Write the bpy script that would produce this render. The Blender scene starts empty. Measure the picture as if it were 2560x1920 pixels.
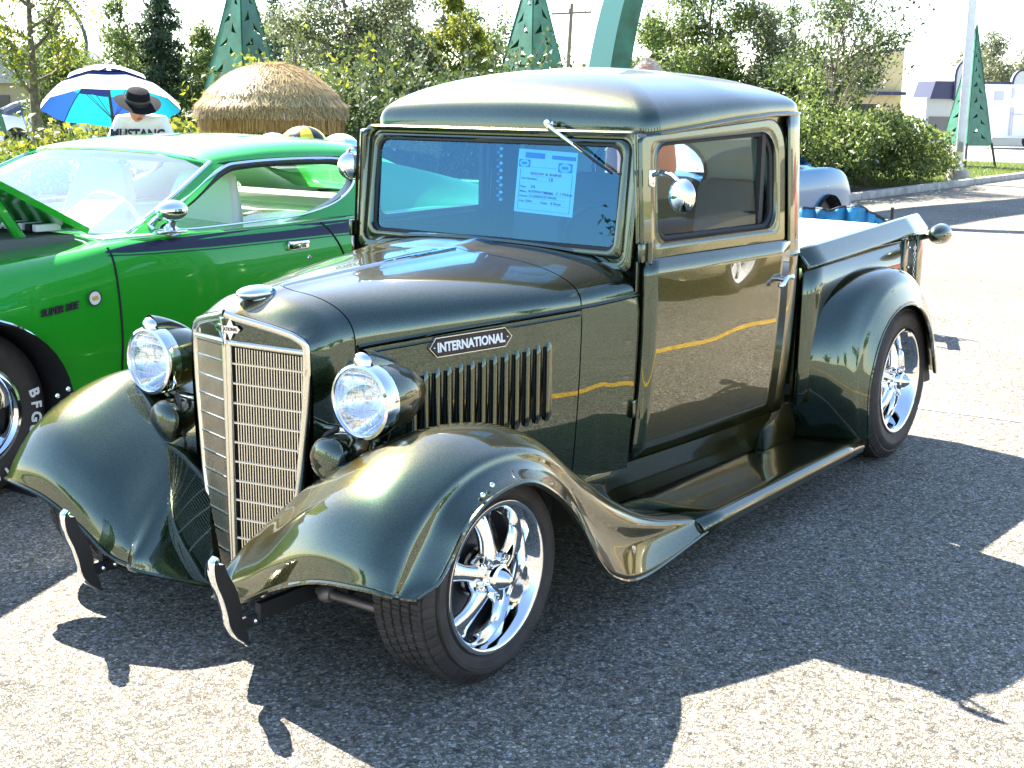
import bpy, bmesh, math, random
import numpy as np
from mathutils import Vector, Matrix, Euler
random.seed(7); RNG = np.random.default_rng(7)
S = bpy.context.scene
COL = S.collection
PI = math.pi
def R(a): return math.radians(a)

# ------------------------------------------------------------------ camera, sky, sun, exposure
CAM = Vector((2.592, 2.732, 1.515))
yaw, pitch, roll = 3.774, 0.213, 0.013
fwd = Vector((math.cos(yaw) * math.cos(pitch), math.sin(yaw) * math.cos(pitch), -math.sin(pitch)))
rgt = Vector((math.sin(yaw), -math.cos(yaw), 0)); upv = rgt.cross(fwd)
rgt, upv = math.cos(roll) * rgt + math.sin(roll) * upv, -math.sin(roll) * rgt + math.cos(roll) * upv
cd = bpy.data.cameras.new("camera"); cam = bpy.data.objects.new("camera", cd); COL.objects.link(cam)
cam.matrix_world = Matrix(((rgt.x, upv.x, -fwd.x, CAM.x), (rgt.y, upv.y, -fwd.y, CAM.y), (rgt.z, upv.z, -fwd.z, CAM.z), (0, 0, 0, 1)))
cd.sensor_width = 36; cd.lens = 3241 / 2560 * 36; cd.clip_start = 0.05; cd.clip_end = 2000
S.camera = cam
SUN_AZ, SUN_EL = 1.307, R(47.7)      # direction the shadows run, height of the sun
W = bpy.data.worlds.new("World"); S.world = W; W.use_nodes = True
nt = W.node_tree; bg = nt.nodes["Background"]
sky = nt.nodes.new("ShaderNodeTexSky"); sky.sky_type = 'NISHITA'; sky.sun_disc = False
sky.sun_elevation = SUN_EL; sky.sun_rotation = R(195); sky.dust_density = .3; sky.air_density = 1.0; sky.ozone_density = 1.6
nt.links.new(sky.outputs[0], bg.inputs[0]); bg.inputs[1].default_value = 0.086
sd = bpy.data.lights.new("sun", 'SUN'); sd.energy = 5.0; sd.angle = R(0.5); sd.color = (1, .945, .85)
sun = bpy.data.objects.new("sun", sd); COL.objects.link(sun)
ld = Vector((math.cos(SUN_AZ) * math.cos(SUN_EL), math.sin(SUN_AZ) * math.cos(SUN_EL), -math.sin(SUN_EL)))
sun.rotation_euler = ld.to_track_quat('-Z', 'Y').to_euler()
S.view_settings.view_transform = 'Standard'; S.view_settings.look = 'None'
S.view_settings.exposure = 2.6; S.view_settings.gamma = 1.0; S.view_settings.use_curve_mapping = False
S.cycles.max_bounces = 10; S.cycles.glossy_bounces = 5; S.cycles.transmission_bounces = 8; S.cycles.transparent_max_bounces = 12

# ------------------------------------------------------------------ materials
MATS = {}
def mat(name, col=(.5, .5, .5), rough=.5, metal=0., coat=0., crough=.03, spec=.5, noise=0., nscale=8., bump=0., bscale=60., alpha=1., trans=0., ior=1.45, emis=None, col2=None, sheen=0.):
    if name in MATS: return MATS[name]
    m = bpy.data.materials.new(name); m.use_nodes = True; MATS[name] = m
    t = m.node_tree; b = t.nodes["Principled BSDF"]
    b.inputs["Base Color"].default_value = (*col, 1); b.inputs["Roughness"].default_value = rough
    b.inputs["Metallic"].default_value = metal; b.inputs["Coat Weight"].default_value = coat
    b.inputs["Coat Roughness"].default_value = crough; b.inputs["Specular IOR Level"].default_value = spec
    b.inputs["IOR"].default_value = ior; b.inputs["Transmission Weight"].default_value = trans
    b.inputs["Alpha"].default_value = alpha; b.inputs["Sheen Weight"].default_value = sheen
    if emis: b.inputs["Emission Color"].default_value = (*emis[:3], 1); b.inputs["Emission Strength"].default_value = emis[3]
    tc = t.nodes.new("ShaderNodeTexCoord")
    if noise or col2:
        n = t.nodes.new("ShaderNodeTexNoise"); n.inputs["Scale"].default_value = nscale; n.inputs["Detail"].default_value = 5
        t.links.new(tc.outputs["Object"], n.inputs["Vector"])
        cr = t.nodes.new("ShaderNodeValToRGB"); cr.color_ramp.elements[0].position = .35; cr.color_ramp.elements[1].position = .65
        c2 = col2 or tuple(min(1, c * (1 + noise)) for c in col); c1 = col if col2 else tuple(c * (1 - noise) for c in col)
        cr.color_ramp.elements[0].color = (*c1, 1); cr.color_ramp.elements[1].color = (*c2, 1)
        t.links.new(n.outputs["Fac"], cr.inputs[0]); t.links.new(cr.outputs[0], b.inputs["Base Color"])
    if bump:
        n = t.nodes.new("ShaderNodeTexNoise"); n.inputs["Scale"].default_value = bscale; n.inputs["Detail"].default_value = 4
        t.links.new(tc.outputs["Object"], n.inputs["Vector"])
        bp = t.nodes.new("ShaderNodeBump"); bp.inputs["Strength"].default_value = bump; bp.inputs["Distance"].default_value = .01
        t.links.new(n.outputs["Fac"], bp.inputs["Height"]); t.links.new(bp.outputs[0], b.inputs["Normal"])
    return m

def paint(name, c1, c2, metal=.75, rough=.32, coat=1., flake=900., cior=1.55, flop=None):
    """car paint: metallic flakes under a clear coat"""
    m = mat(name, c1, rough, metal, coat, .015)
    t = m.node_tree; b = t.nodes["Principled BSDF"]; b.inputs["Coat IOR"].default_value = cior
    tc = t.nodes.new("ShaderNodeTexCoord")
    v = t.nodes.new("ShaderNodeTexVoronoi"); v.inputs["Scale"].default_value = flake
    t.links.new(tc.outputs["Object"], v.inputs["Vector"])
    sp = t.nodes.new("ShaderNodeSeparateColor"); t.links.new(v.outputs["Color"], sp.inputs[0])
    mx = t.nodes.new("ShaderNodeMix"); mx.data_type = 'RGBA'; mx.inputs["A"].default_value = (*c1, 1); mx.inputs["B"].default_value = (*c2, 1)
    t.links.new(sp.outputs[0], mx.inputs["Factor"]); t.links.new(mx.outputs["Result"], b.inputs["Base Color"])
    if flop:      # flake colour mixes from green to gold at a slanting view
        m2 = t.nodes.new("ShaderNodeMix"); m2.data_type = 'RGBA'; m2.inputs["A"].default_value = (*flop[0], 1); m2.inputs["B"].default_value = (*flop[1], 1); t.links.new(sp.outputs[0], m2.inputs["Factor"])
        lw = t.nodes.new("ShaderNodeLayerWeight"); lw.inputs[0].default_value = .5; rr = t.nodes.new("ShaderNodeMapRange"); rr.inputs["From Min"].default_value = .30; rr.inputs["From Max"].default_value = .62; t.links.new(lw.outputs["Facing"], rr.inputs["Value"])
        m3 = t.nodes.new("ShaderNodeMix"); m3.data_type = 'RGBA'; t.links.new(rr.outputs[0], m3.inputs["Factor"]); t.links.new(mx.outputs["Result"], m3.inputs["A"]); t.links.new(m2.outputs["Result"], m3.inputs["B"]); t.links.new(m3.outputs["Result"], b.inputs["Base Color"])
    # orange peel and slight waves in the panels
    n = t.nodes.new("ShaderNodeTexNoise"); n.inputs["Scale"].default_value = 2.2; n.inputs["Detail"].default_value = 1
    t.links.new(tc.outputs["Object"], n.inputs["Vector"])
    bp = t.nodes.new("ShaderNodeBump"); bp.inputs["Strength"].default_value = .25; bp.inputs["Distance"].default_value = .012
    t.links.new(n.outputs["Fac"], bp.inputs["Height"]); t.links.new(bp.outputs[0], b.inputs["Coat Normal"])
    return m

M_GREEN = paint("truck_green_paint", (.004, .010, .006), (.036, .072, .027), metal=.9, rough=.28, cior=1.8, flop=((.026, .022, .004), (.185, .140, .022)))
M_LIME = paint("bright_green_paint", (.004, .26, .008), (.008, .36, .012), metal=.2, rough=.32, cior=1.45)
M_CHROME = mat("chrome", (.86, .87, .88), .04, 1.)
M_SATIN = mat("satin_nickel", (.74, .70, .60), .24, 1.)
M_GLASS = mat("clear_glass", (1, 1, 1), .0, trans=1., ior=1.45)
M_RUBBER = mat("black_rubber", (.02, .02, .02), .6)
M_TYRE = mat("tyre_rubber", (.032, .027, .025), .62, noise=.25, nscale=14, bump=.15, bscale=300)
M_BLACK = mat("black_gap", (.006, .006, .006), .8)
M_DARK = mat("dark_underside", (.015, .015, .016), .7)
M_WHITE = mat("white_enamel", (.78, .78, .78), .35)
M_LETTER = mat("white_lettering", (.8, .8, .78), .5)
M_VINYL = mat("white_vinyl_seat", (.72, .68, .58), .45, bump=.1, bscale=200)

def tint_glass(name, col, refl=.12, ior=1.5, rcol=(.95, .98, 1)):
    """thin window sheet: tinted see-through plus mirror reflection by Fresnel"""
    m = bpy.data.materials.new(name); m.use_nodes = True; t = m.node_tree; t.nodes.clear()
    o = t.nodes.new("ShaderNodeOutputMaterial"); tr = t.nodes.new("ShaderNodeBsdfTransparent"); tr.inputs[0].default_value = (*col, 1)
    g = t.nodes.new("ShaderNodeBsdfGlossy"); g.inputs["Roughness"].default_value = .01; g.inputs["Color"].default_value = (*rcol, 1)
    f = t.nodes.new("ShaderNodeFresnel"); ge = t.nodes.new("ShaderNodeNewGeometry"); mr_ = t.nodes.new("ShaderNodeMapRange")
    mr_.inputs["To Min"].default_value = ior; mr_.inputs["To Max"].default_value = 1 / ior; t.links.new(ge.outputs["Backfacing"], mr_.inputs["Value"]); t.links.new(mr_.outputs[0], f.inputs[0])
    a = t.nodes.new("ShaderNodeMath"); a.operation = 'ADD'; a.use_clamp = True; a.inputs[1].default_value = refl
    t.links.new(f.outputs[0], a.inputs[0]); mx = t.nodes.new("ShaderNodeMixShader")
    t.links.new(a.outputs[0], mx.inputs[0]); t.links.new(tr.outputs[0], mx.inputs[1]); t.links.new(g.outputs[0], mx.inputs[2]); t.links.new(mx.outputs[0], o.inputs[0])
    return m
M_TINT = tint_glass("tinted_glass", (.36, .76, 1.0), .08, 1.5, (.22, .55, 1.0))  # glass tint, plus a blue reflection colour standing in for the sky veil
M_REARGL = tint_glass("rear_glass", (.9, .92, .92), .55)
M_SIDEGL = tint_glass("side_glass", (.80, .88, .88), .0, 1.28)
M_DKGL = tint_glass("dark_window_glass", (.12, .14, .16), .10)

def leaf_mat(name, cols, transl=.45):
    m = bpy.data.materials.new(name); m.use_nodes = True; t = m.node_tree; t.nodes.clear()
    o = t.nodes.new("ShaderNodeOutputMaterial"); g = t.nodes.new("ShaderNodeNewGeometry")
    cr = t.nodes.new("ShaderNodeValToRGB"); e = cr.color_ramp.elements
    for i, c in enumerate(cols):
        p = i / (len(cols) - 1)
        el = e[0] if i == 0 else (e[1] if i == len(cols) - 1 else e.new(p))
        el.position = p; el.color = (*c, 1)
    t.links.new(g.outputs["Random Per Island"], cr.inputs[0])
    d = t.nodes.new("ShaderNodeBsdfPrincipled"); d.inputs["Roughness"].default_value = .45; d.inputs["Specular IOR Level"].default_value = .45
    tl = t.nodes.new("ShaderNodeBsdfTranslucent"); mx = t.nodes.new("ShaderNodeMixShader"); mx.inputs[0].default_value = transl
    br = t.nodes.new("ShaderNodeHueSaturation"); br.inputs["Value"].default_value = 1.35; br.inputs["Saturation"].default_value = 1.0; br.inputs["Hue"].default_value = .485
    t.links.new(cr.outputs[0], br.inputs["Color"]); t.links.new(br.outputs[0], tl.inputs[0])
    t.links.new(cr.outputs[0], d.inputs["Base Color"]); t.links.new(d.outputs[0], mx.inputs[1]); t.links.new(tl.outputs[0], mx.inputs[2]); t.links.new(mx.outputs[0], o.inputs[0])
    return m

# ------------------------------------------------------------------ object helpers
def link(o, parent=None):
    COL.objects.link(o)
    if parent is not None: o.parent = parent
    return o
def tag(o, label=None, cat=None, group=None, kind=None):
    if label: o["label"] = label
    if cat: o["category"] = cat
    if group: o["group"] = group
    if kind: o["kind"] = kind
    return o
def thing(name, label, cat, loc=(0, 0, 0), rz=0., group=None):
    o = bpy.data.objects.new(name, None); o.empty_display_size = .2; COL.objects.link(o)
    o.location = loc; o.rotation_euler = (0, 0, rz); return tag(o, label, cat, group)
def mesh(name, vs, fs, m=None, parent=None, smooth=True, kind=None, sharp=40):
    me = bpy.data.meshes.new(name); me.from_pydata([tuple(v) for v in vs], [], fs)
    if smooth:
        me.polygons.foreach_set("use_smooth", [True] * len(me.polygons))
    if m: me.materials.append(m)
    o = bpy.data.objects.new(name, me); link(o, parent)
    if smooth and sharp:
        me.set_sharp_from_angle(angle=R(sharp))
    if kind: o["kind"] = kind
    return o
def again(o, parent=None, loc=None, rot=None, scale=None):
    c = o.copy(); COL.objects.link(c); c.parent = parent if parent is not None else o.parent
    if loc is not None: c.location = loc
    if rot is not None: c.rotation_euler = rot
    if scale is not None: c.scale = scale
    return c
def copy_tree(o, parent=None, name=None):
    c = o.copy(); COL.objects.link(c); c.parent = parent
    for ch in list(o.children): copy_tree(ch, c)
    return c
class MB:
    """collects shapes into one mesh"""
    def __init__(s): s.v = []; s.f = []
    def add(s, vs, fs, M=None):
        n = len(s.v); s.v += [tuple(M @ Vector(v)) if M else tuple(v) for v in vs]; s.f += [tuple(i + n for i in f) for f in fs]; return s
    def box(s, c, d, M=None, b=0.):
        x, y, z = d[0] / 2, d[1] / 2, d[2] / 2
        if b:
            b = min(b, x * .9, y * .9, z * .9); bm = bmesh.new(); bmesh.ops.create_cube(bm, size=2)
            for v in bm.verts: v.co = Vector((v.co.x * x, v.co.y * y, v.co.z * z))
            bmesh.ops.bevel(bm, geom=bm.edges[:], offset=b, segments=2, affect='EDGES', profile=.5)
            bm.verts.index_update()
            vs = [v.co + Vector(c) for v in bm.verts]; fs = [[v.index for v in f.verts] for f in bm.faces]; bm.free()
            return s.add(vs, fs, M)
        vs = [(c[0] + i * x, c[1] + j * y, c[2] + k * z) for i in (-1, 1) for j in (-1, 1) for k in (-1, 1)]
        return s.add(vs, [(0, 1, 3, 2), (4, 6, 7, 5), (0, 4, 5, 1), (2, 3, 7, 6), (0, 2, 6, 4), (1, 5, 7, 3)], M)
    def tube(s, pts, r, n=8, cap=True, flat=None, M=None):
        pts = [Vector(p) for p in pts]; rs = r if isinstance(r, (list, tuple)) else [r] * len(pts)
        vs = []; fs = []; up = None
        for i, p in enumerate(pts):
            t = (pts[min(i + 1, len(pts) - 1)] - pts[max(i - 1, 0)]).normalized()
            if up is None: up = Vector((0, 0, 1)) if abs(t.z) < .9 else Vector((1, 0, 0))
            a = t.cross(up).normalized(); b = a.cross(t).normalized(); up = b
            for k in range(n):
                an = 2 * PI * k / n
                vs.append(p + a * math.cos(an) * rs[i] * (flat or 1) + b * math.sin(an) * rs[i])
        for i in range(len(pts) - 1):
            for k in range(n):
                k2 = (k + 1) % n; fs.append((i * n + k, i * n + k2, (i + 1) * n + k2, (i + 1) * n + k))
        if cap: fs.append(tuple(range(n - 1, -1, -1))); fs.append(tuple((len(pts) - 1) * n + k for k in range(n)))
        return s.add(vs, fs, M)
    def lathe(s, prof, n=32, M=None, closed=False):
        """prof (r, h) turned round z"""
        vs = []; fs = []; m = len(prof)
        for k in range(n):
            a = 2 * PI * k / n; vs += [(p[0] * math.cos(a), p[0] * math.sin(a), p[1]) for p in prof]
        for k in range(n):
            k2 = (k + 1) % n
            for i in range(m if closed else m - 1):
                j = (i + 1) % m; fs.append((k * m + i, k2 * m + i, k2 * m + j, k * m + j))
        return s.add(vs, fs, M)
    def prism(s, poly, h0, h1, M=None):
        n = len(poly); vs = [(p[0], p[1], h0) for p in poly] + [(p[0], p[1], h1) for p in poly]
        return s.add(vs, [tuple(range(n - 1, -1, -1)), tuple(range(n, 2 * n))] + [(i, (i + 1) % n, (i + 1) % n + n, i + n) for i in range(n)], M)
    def grid(s, G, closed_u=False, closed_v=False, flip=False, M=None):
        nu, nv = len(G), len(G[0]); vs = [v for row in G for v in row]; fs = []
        for i in range(nu if closed_u else nu - 1):
            for j in range(nv if closed_v else nv - 1):
                a, b = i * nv + j, i * nv + (j + 1) % nv; c, d = ((i + 1) % nu) * nv + (j + 1) % nv, ((i + 1) % nu) * nv + j
                fs.append((a, d, c, b) if flip else (a, b, c, d))
        return s.add(vs, fs, M)
    def ball(s, c, r, n=16, m=10, M=None):
        r = r if isinstance(r, (tuple, list)) else (r, r, r)
        G = [[(c[0] + r[0] * math.sin(PI * i / m) * math.cos(2 * PI * j / n), c[1] + r[1] * math.sin(PI * i / m) * math.sin(2 * PI * j / n), c[2] + r[2] * math.cos(PI * i / m)) for j in range(n)] for i in range(m + 1)]
        return s.grid(G, closed_v=True, flip=True, M=M)
    def build(s, name, m=None, parent=None, smooth=True, kind=None, sharp=40, weld=False):
        o = mesh(name, s.v, s.f, m, parent, smooth, kind, None if weld else sharp)
        if weld:
            bm = bmesh.new(); bm.from_mesh(o.data); bmesh.ops.remove_doubles(bm, verts=bm.verts, dist=1e-5); bmesh.ops.recalc_face_normals(bm, faces=bm.faces); bm.to_mesh(o.data); bm.free()
            if sharp: o.data.set_sharp_from_angle(angle=R(sharp))
        return o
def T(x=0, y=0, z=0, rx=0, ry=0, rz=0, s=1):
    return Matrix.Translation((x, y, z)) @ Euler((rx, ry, rz)).to_matrix().to_4x4() @ Matrix.Scale(s, 4)
def frame(o, x, y, z):
    """matrix with given origin and axes"""
    x, y, z = Vector(x).normalized(), Vector(y).normalized(), Vector(z).normalized()
    return Matrix(((x.x, y.x, z.x, o[0]), (x.y, y.y, z.y, o[1]), (x.z, y.z, z.z, o[2]), (0, 0, 0, 1)))
def cr1(P, n, closed=False):
    """Catmull-Rom through the points P, n steps a span"""
    P = [np.array(p, float) for p in P]; L = len(P); out = []
    for i in range(L if closed else L - 1):
        if closed: p0, p1, p2, p3 = P[i - 1], P[i], P[(i + 1) % L], P[(i + 2) % L]
        else:
            p1, p2 = P[i], P[i + 1]; p0 = P[i - 1] if i else 2 * p1 - p2; p3 = P[i + 2] if i + 2 < L else 2 * p2 - p1
        for k in range(n):
            t = k / n; out.append(.5 * (2 * p1 + (p2 - p0) * t + (2 * p0 - 5 * p1 + 4 * p2 - p3) * t * t + (3 * p1 - p0 - 3 * p2 + p3) * t ** 3))
    if not closed: out.append(P[-1])
    return out
def patch(ctrl, nu, nv):
    """smooth grid through a control net"""
    rows = [cr1(r, nv) for r in ctrl]
    cols = [cr1([rows[i][j] for i in range(len(rows))], nu) for j in range(len(rows[0]))]
    return [[tuple(cols[j][i]) for j in range(len(cols))] for i in range(len(cols[0]))]
def mirror_y(o, name=None):
    """the same piece on the other side of the vehicle's centre plane"""
    me = o.data.copy(); me.transform(Matrix.Scale(-1, 4, (0, 1, 0))); me.flip_normals()
    c = o.copy(); c.data = me; COL.objects.link(c); c.parent = o.parent
    return c
def rrect(x0, x1, y0, y1, r, n=6):
    """rounded rectangle outline, ccw; r one radius or four (bl, br, tr, tl)"""
    r = r if isinstance(r, (tuple, list)) else [r] * 4; out = []
    for (cx, cy, a0, q) in ((x0 + r[0], y0 + r[0], PI, r[0]), (x1 - r[1], y0 + r[1], 1.5 * PI, r[1]), (x1 - r[2], y1 - r[2], 0, r[2]), (x0 + r[3], y1 - r[3], .5 * PI, r[3])):
        out += [(cx + q * math.cos(a0 + .5 * PI * k / n), cy + q * math.sin(a0 + .5 * PI * k / n)) for k in range(n + 1)]
    return out
def holed(outer, holes, m=None, name="panel", parent=None, fn=None, thick=0., cuts=0, smooth=False):
    """flat sheet with real holes; fn maps (u, v) to 3-D"""
    bm = bmesh.new(); es = []
    for loop in [outer] + holes:
        vs = [bm.verts.new((p[0], p[1], 0)) for p in loop]; es += [bm.edges.new((vs[i], vs[(i + 1) % len(vs)])) for i in range(len(vs))]
    bmesh.ops.triangle_fill(bm, edges=es, use_beauty=True, use_dissolve=False)
    bmesh.ops.recalc_face_normals(bm, faces=bm.faces)
    if cuts: bmesh.ops.subdivide_edges(bm, edges=bm.edges[:], cuts=cuts, use_grid_fill=True)
    if thick:
        r = bmesh.ops.extrude_face_region(bm, geom=bm.faces[:]); nv = [g for g in r["geom"] if isinstance(g, bmesh.types.BMVert)]
        for v in nv: v.co.z -= thick
        bmesh.ops.recalc_face_normals(bm, faces=bm.faces)
    if fn:
        for v in bm.verts: v.co = Vector(fn(v.co.x, v.co.y, v.co.z))
    me = bpy.data.meshes.new(name); bm.to_mesh(me); bm.free()
    if m: me.materials.append(m)
    if smooth:
        me.polygons.foreach_set("use_smooth", [True] * len(me.polygons)); me.set_sharp_from_angle(angle=R(30))
    o = bpy.data.objects.new(name, me); return link(o, parent)
def text(name, body, size, M, m, parent=None, ext=.001, align='CENTER', sx=1., bevel=0., shear=0., off=0., spacing=1.):
    c = bpy.data.curves.new(name, 'FONT'); c.body = body; c.size = size; c.extrude = ext; c.align_x = align; c.align_y = 'CENTER'; c.shear = shear; c.offset = off
    c.space_character = spacing; c.materials.append(m); c.resolution_u = 3; c.bevel_depth = bevel
    q = bpy.data.objects.new(name, c); COL.objects.link(q); dg = bpy.context.evaluated_depsgraph_get(); me = bpy.data.meshes.new_from_object(q.evaluated_get(dg))
    bpy.data.objects.remove(q); bpy.data.curves.remove(c); me.materials.clear(); me.materials.append(m)
    o = bpy.data.objects.new(name, me); link(o, parent); o.matrix_basis = M @ Matrix.Scale(sx, 4, (1, 0, 0)); return o
def solidify_apply(o, t, off=-1.):
    md = o.modifiers.new("s", 'SOLIDIFY'); md.thickness = t; md.offset = off; return o
def boolean(o, cutters):
    """cut the given meshes out of o and drop them"""
    for c in cutters:
        md = o.modifiers.new("b", 'BOOLEAN'); md.operation = 'DIFFERENCE'; md.object = c; md.solver = 'EXACT'
    dg = bpy.context.evaluated_depsgraph_get(); me = bpy.data.meshes.new_from_object(o.evaluated_get(dg))
    o.modifiers.clear(); o.data = me
    for c in cutters: bpy.data.objects.remove(c)
    return o
# ------------------------------------------------------------------ ground
def asphalt_mat():
    m = bpy.data.materials.new("asphalt"); m.use_nodes = True; t = m.node_tree; b = t.nodes["Principled BSDF"]; L = t.links.new
    tc = t.nodes.new("ShaderNodeTexCoord"); b.inputs["Roughness"].default_value = .85; b.inputs["Specular IOR Level"].default_value = .3
    v = t.nodes.new("ShaderNodeTexVoronoi"); v.inputs["Scale"].default_value = 115; v.inputs["Randomness"].default_value = 1; L(tc.outputs["Object"], v.inputs["Vector"])
    sc = t.nodes.new("ShaderNodeSeparateColor"); L(v.outputs["Color"], sc.inputs[0])
    cr = t.nodes.new("ShaderNodeValToRGB"); e = cr.color_ramp.elements
    e[0].position = 0; e[0].color = (.10, .088, .068, 1); e[1].position = 1; e[1].color = (.56, .49, .36, 1)
    for p, c in ((.25, (.17, .152, .118, 1)), (.5, (.24, .215, .168, 1)), (.75, (.31, .27, .20, 1)), (.88, (.30, .31, .33, 1))): q = e.new(p); q.color = c
    L(sc.outputs[0], cr.inputs[0])
    # pits between the stones
    v2 = t.nodes.new("ShaderNodeTexVoronoi"); v2.inputs["Scale"].default_value = 115; v2.feature = 'DISTANCE_TO_EDGE'; L(tc.outputs["Object"], v2.inputs["Vector"])
    r2 = t.nodes.new("ShaderNodeMapRange"); r2.inputs["From Min"].default_value = 0; r2.inputs["From Max"].default_value = .12; r2.inputs["To Min"].default_value = .35; L(v2.outputs["Distance"], r2.inputs["Value"])
    n3 = t.nodes.new("ShaderNodeTexNoise"); n3.inputs["Scale"].default_value = .6; n3.inputs["Detail"].default_value = 6; L(tc.outputs["Object"], n3.inputs["Vector"])
    r3 = t.nodes.new("ShaderNodeMapRange"); r3.inputs["From Min"].default_value = .3; r3.inputs["From Max"].default_value = .7; r3.inputs["To Min"].default_value = .80; r3.inputs["To Max"].default_value = 1.2; L(n3.outputs["Fac"], r3.inputs["Value"])
    n5 = t.nodes.new("ShaderNodeTexNoise"); n5.inputs["Scale"].default_value = 26; n5.inputs["Detail"].default_value = 3; L(tc.outputs["Object"], n5.inputs["Vector"])
    r5 = t.nodes.new("ShaderNodeMapRange"); r5.inputs["From Min"].default_value = .33; r5.inputs["From Max"].default_value = .45; r5.inputs["To Min"].default_value = .55; r5.inputs["To Max"].default_value = 1.; L(n5.outputs["Fac"], r5.inputs["Value"])
    m1 = t.nodes.new("ShaderNodeMath"); m1.operation = 'MULTIPLY'; L(r2.outputs[0], m1.inputs[0]); L(r3.outputs[0], m1.inputs[1])
    m2 = t.nodes.new("ShaderNodeMath"); m2.operation = 'MULTIPLY'; L(m1.outputs[0], m2.inputs[0]); L(r5.outputs[0], m2.inputs[1])
    mx = t.nodes.new("ShaderNodeMix"); mx.data_type = 'RGBA'; mx.blend_type = 'MULTIPLY'; mx.inputs["Factor"].default_value = 1; L(cr.outputs[0], mx.inputs["A"]); L(m2.outputs[0], mx.inputs["B"]); L(mx.outputs["Result"], b.inputs["Base Color"])
    # hairline cracks and old oil drips
    wn = t.nodes.new("ShaderNodeTexNoise"); wn.inputs["Scale"].default_value = 2.; wn.inputs["Detail"].default_value = 6; L(tc.outputs["Object"], wn.inputs["Vector"])
    wm = t.nodes.new("ShaderNodeMix"); wm.data_type = 'VECTOR'; wm.inputs["Factor"].default_value = .22; L(tc.outputs["Object"], wm.inputs["A"]); L(wn.outputs["Color"], wm.inputs["B"])
    v6 = t.nodes.new("ShaderNodeTexVoronoi"); v6.inputs["Scale"].default_value = .42; v6.feature = 'DISTANCE_TO_EDGE'; L(wm.outputs["Result"], v6.inputs["Vector"])
    r6 = t.nodes.new("ShaderNodeMapRange"); r6.inputs["From Min"].default_value = .0; r6.inputs["From Max"].default_value = .0035; r6.inputs["To Min"].default_value = .78; L(v6.outputs["Distance"], r6.inputs["Value"])
    n7 = t.nodes.new("ShaderNodeTexNoise"); n7.inputs["Scale"].default_value = 1.7; n7.inputs["Detail"].default_value = 3; L(tc.outputs["Object"], n7.inputs["Vector"])
    r7 = t.nodes.new("ShaderNodeMapRange"); r7.inputs["From Min"].default_value = .66; r7.inputs["From Max"].default_value = .74; r7.inputs["To Min"].default_value = 1.; r7.inputs["To Max"].default_value = .72; L(n7.outputs["Fac"], r7.inputs["Value"])
    m6 = t.nodes.new("ShaderNodeMath"); m6.operation = 'MULTIPLY'; L(r6.outputs[0], m6.inputs[0]); L(r7.outputs[0], m6.inputs[1])
    m7 = t.nodes.new("ShaderNodeMath"); m7.operation = 'MULTIPLY'; L(m2.outputs[0], m7.inputs[0]); L(m6.outputs[0], m7.inputs[1]); L(m7.outputs[0], mx.inputs["B"])
    hm = t.nodes.new("ShaderNodeMath"); hm.operation = 'ADD'; L(r2.outputs[0], hm.inputs[0]); L(sc.outputs[1], hm.inputs[1])
    bp = t.nodes.new("ShaderNodeBump"); bp.inputs["Strength"].default_value = .9; bp.inputs["Distance"].default_value = .004; L(hm.outputs[0], bp.inputs["Height"]); L(bp.outputs[0], b.inputs["Normal"])
    return m
M_ASPH = asphalt_mat()
def sheet(name, pts, z, m, kind="structure"):
    return tag(mesh(name, [(p[0], p[1], z) for p in pts], [tuple(range(len(pts)))], m, None, False), kind=kind)
sheet("parking_lot", [(-34, -5.6), (60, -5.6), (60, 80), (-34, 80)], 0, M_ASPH)
# ------------------------------------------------------------------ the old green pickup
truck = thing("pickup_truck", "dark olive green 1930s hot rod pickup with tall V grille in the foreground", "pickup truck")
GR = M_GREEN
def lerp(a, b, t): return a + (b - a) * t
def interp(x, xs, ys): return float(np.interp(x, xs, ys))
def Wd(x, z):
    """half width of the cab at (x, z)"""
    w = interp(-x, [.98, 1.45, 1.95, 2.2], [.612, .650, .676, .68])
    if z < .9: w -= (.9 - z) ** 2 * .12
    if z > 1.03: w -= (z - 1.03) * .06
    return w
# ---- hood, shell and cowl: one family of cross-sections
ST = [  # x centre, x side, half width, z centre, z crease
    (.212, .124, .247, .948, .800), (.13, .060, .253, .966, .822), (.0, -.03, .264, .985, .845), (-.18, -.20, .335, .998, .862), (-.36, -.36, .405, 1.010, .877), (-.60, -.56, .490, 1.022, .893), (-.807, -.74, .552, 1.030, .905), (-.87, -.86, .585, 1.040, .914), (-.94, -.976, .612, 1.052, .924)]
def st(s):
    i = min(int(s), len(ST) - 2); P = [np.array(ST[max(0, min(len(ST) - 1, i + k))]) for k in (-1, 0, 1, 2)]; t = s - i
    return .5 * (2 * P[1] + (P[2] - P[0]) * t + (2 * P[0] - 5 * P[1] + 4 * P[2] - P[3]) * t * t + (3 * P[1] - P[0] - 3 * P[2] + P[3]) * t ** 3)
def hood_pt(s, t, raise_=0.):
    xc, xs, w, zc, zs = st(s); th = t * PI / 2; n = 2.45 if s > 2 else lerp(3.0, 2.45, s / 2)
    cy = math.sin(th) ** (2 / n); cz = max(math.cos(th), 0) ** (2 / n)
    peak = .010 * math.exp(-(cy * w / .03) ** 2)        # raised centre spine
    z = zs + (zc - zs) * cz + peak * (1 if s > 1 else s) + raise_
    if s < 1.5:       # the shell's front edge follows the grille outline
        k = s / 1.5; k = k * k * (3 - 2 * k); z0 = float(np.interp(cy, [0, .15, .36, .58, .79, .93, .98, 1.], [.950, .939, .928, .916, .902, .883, .866, .80])); z = lerp(z0, z, k)
        return (lerp(xc, xs, cy ** lerp(1.0, 1.6, k)), w * cy, z)
    return (lerp(xc, xs, cy ** 1.6), w * cy, z)
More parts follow.
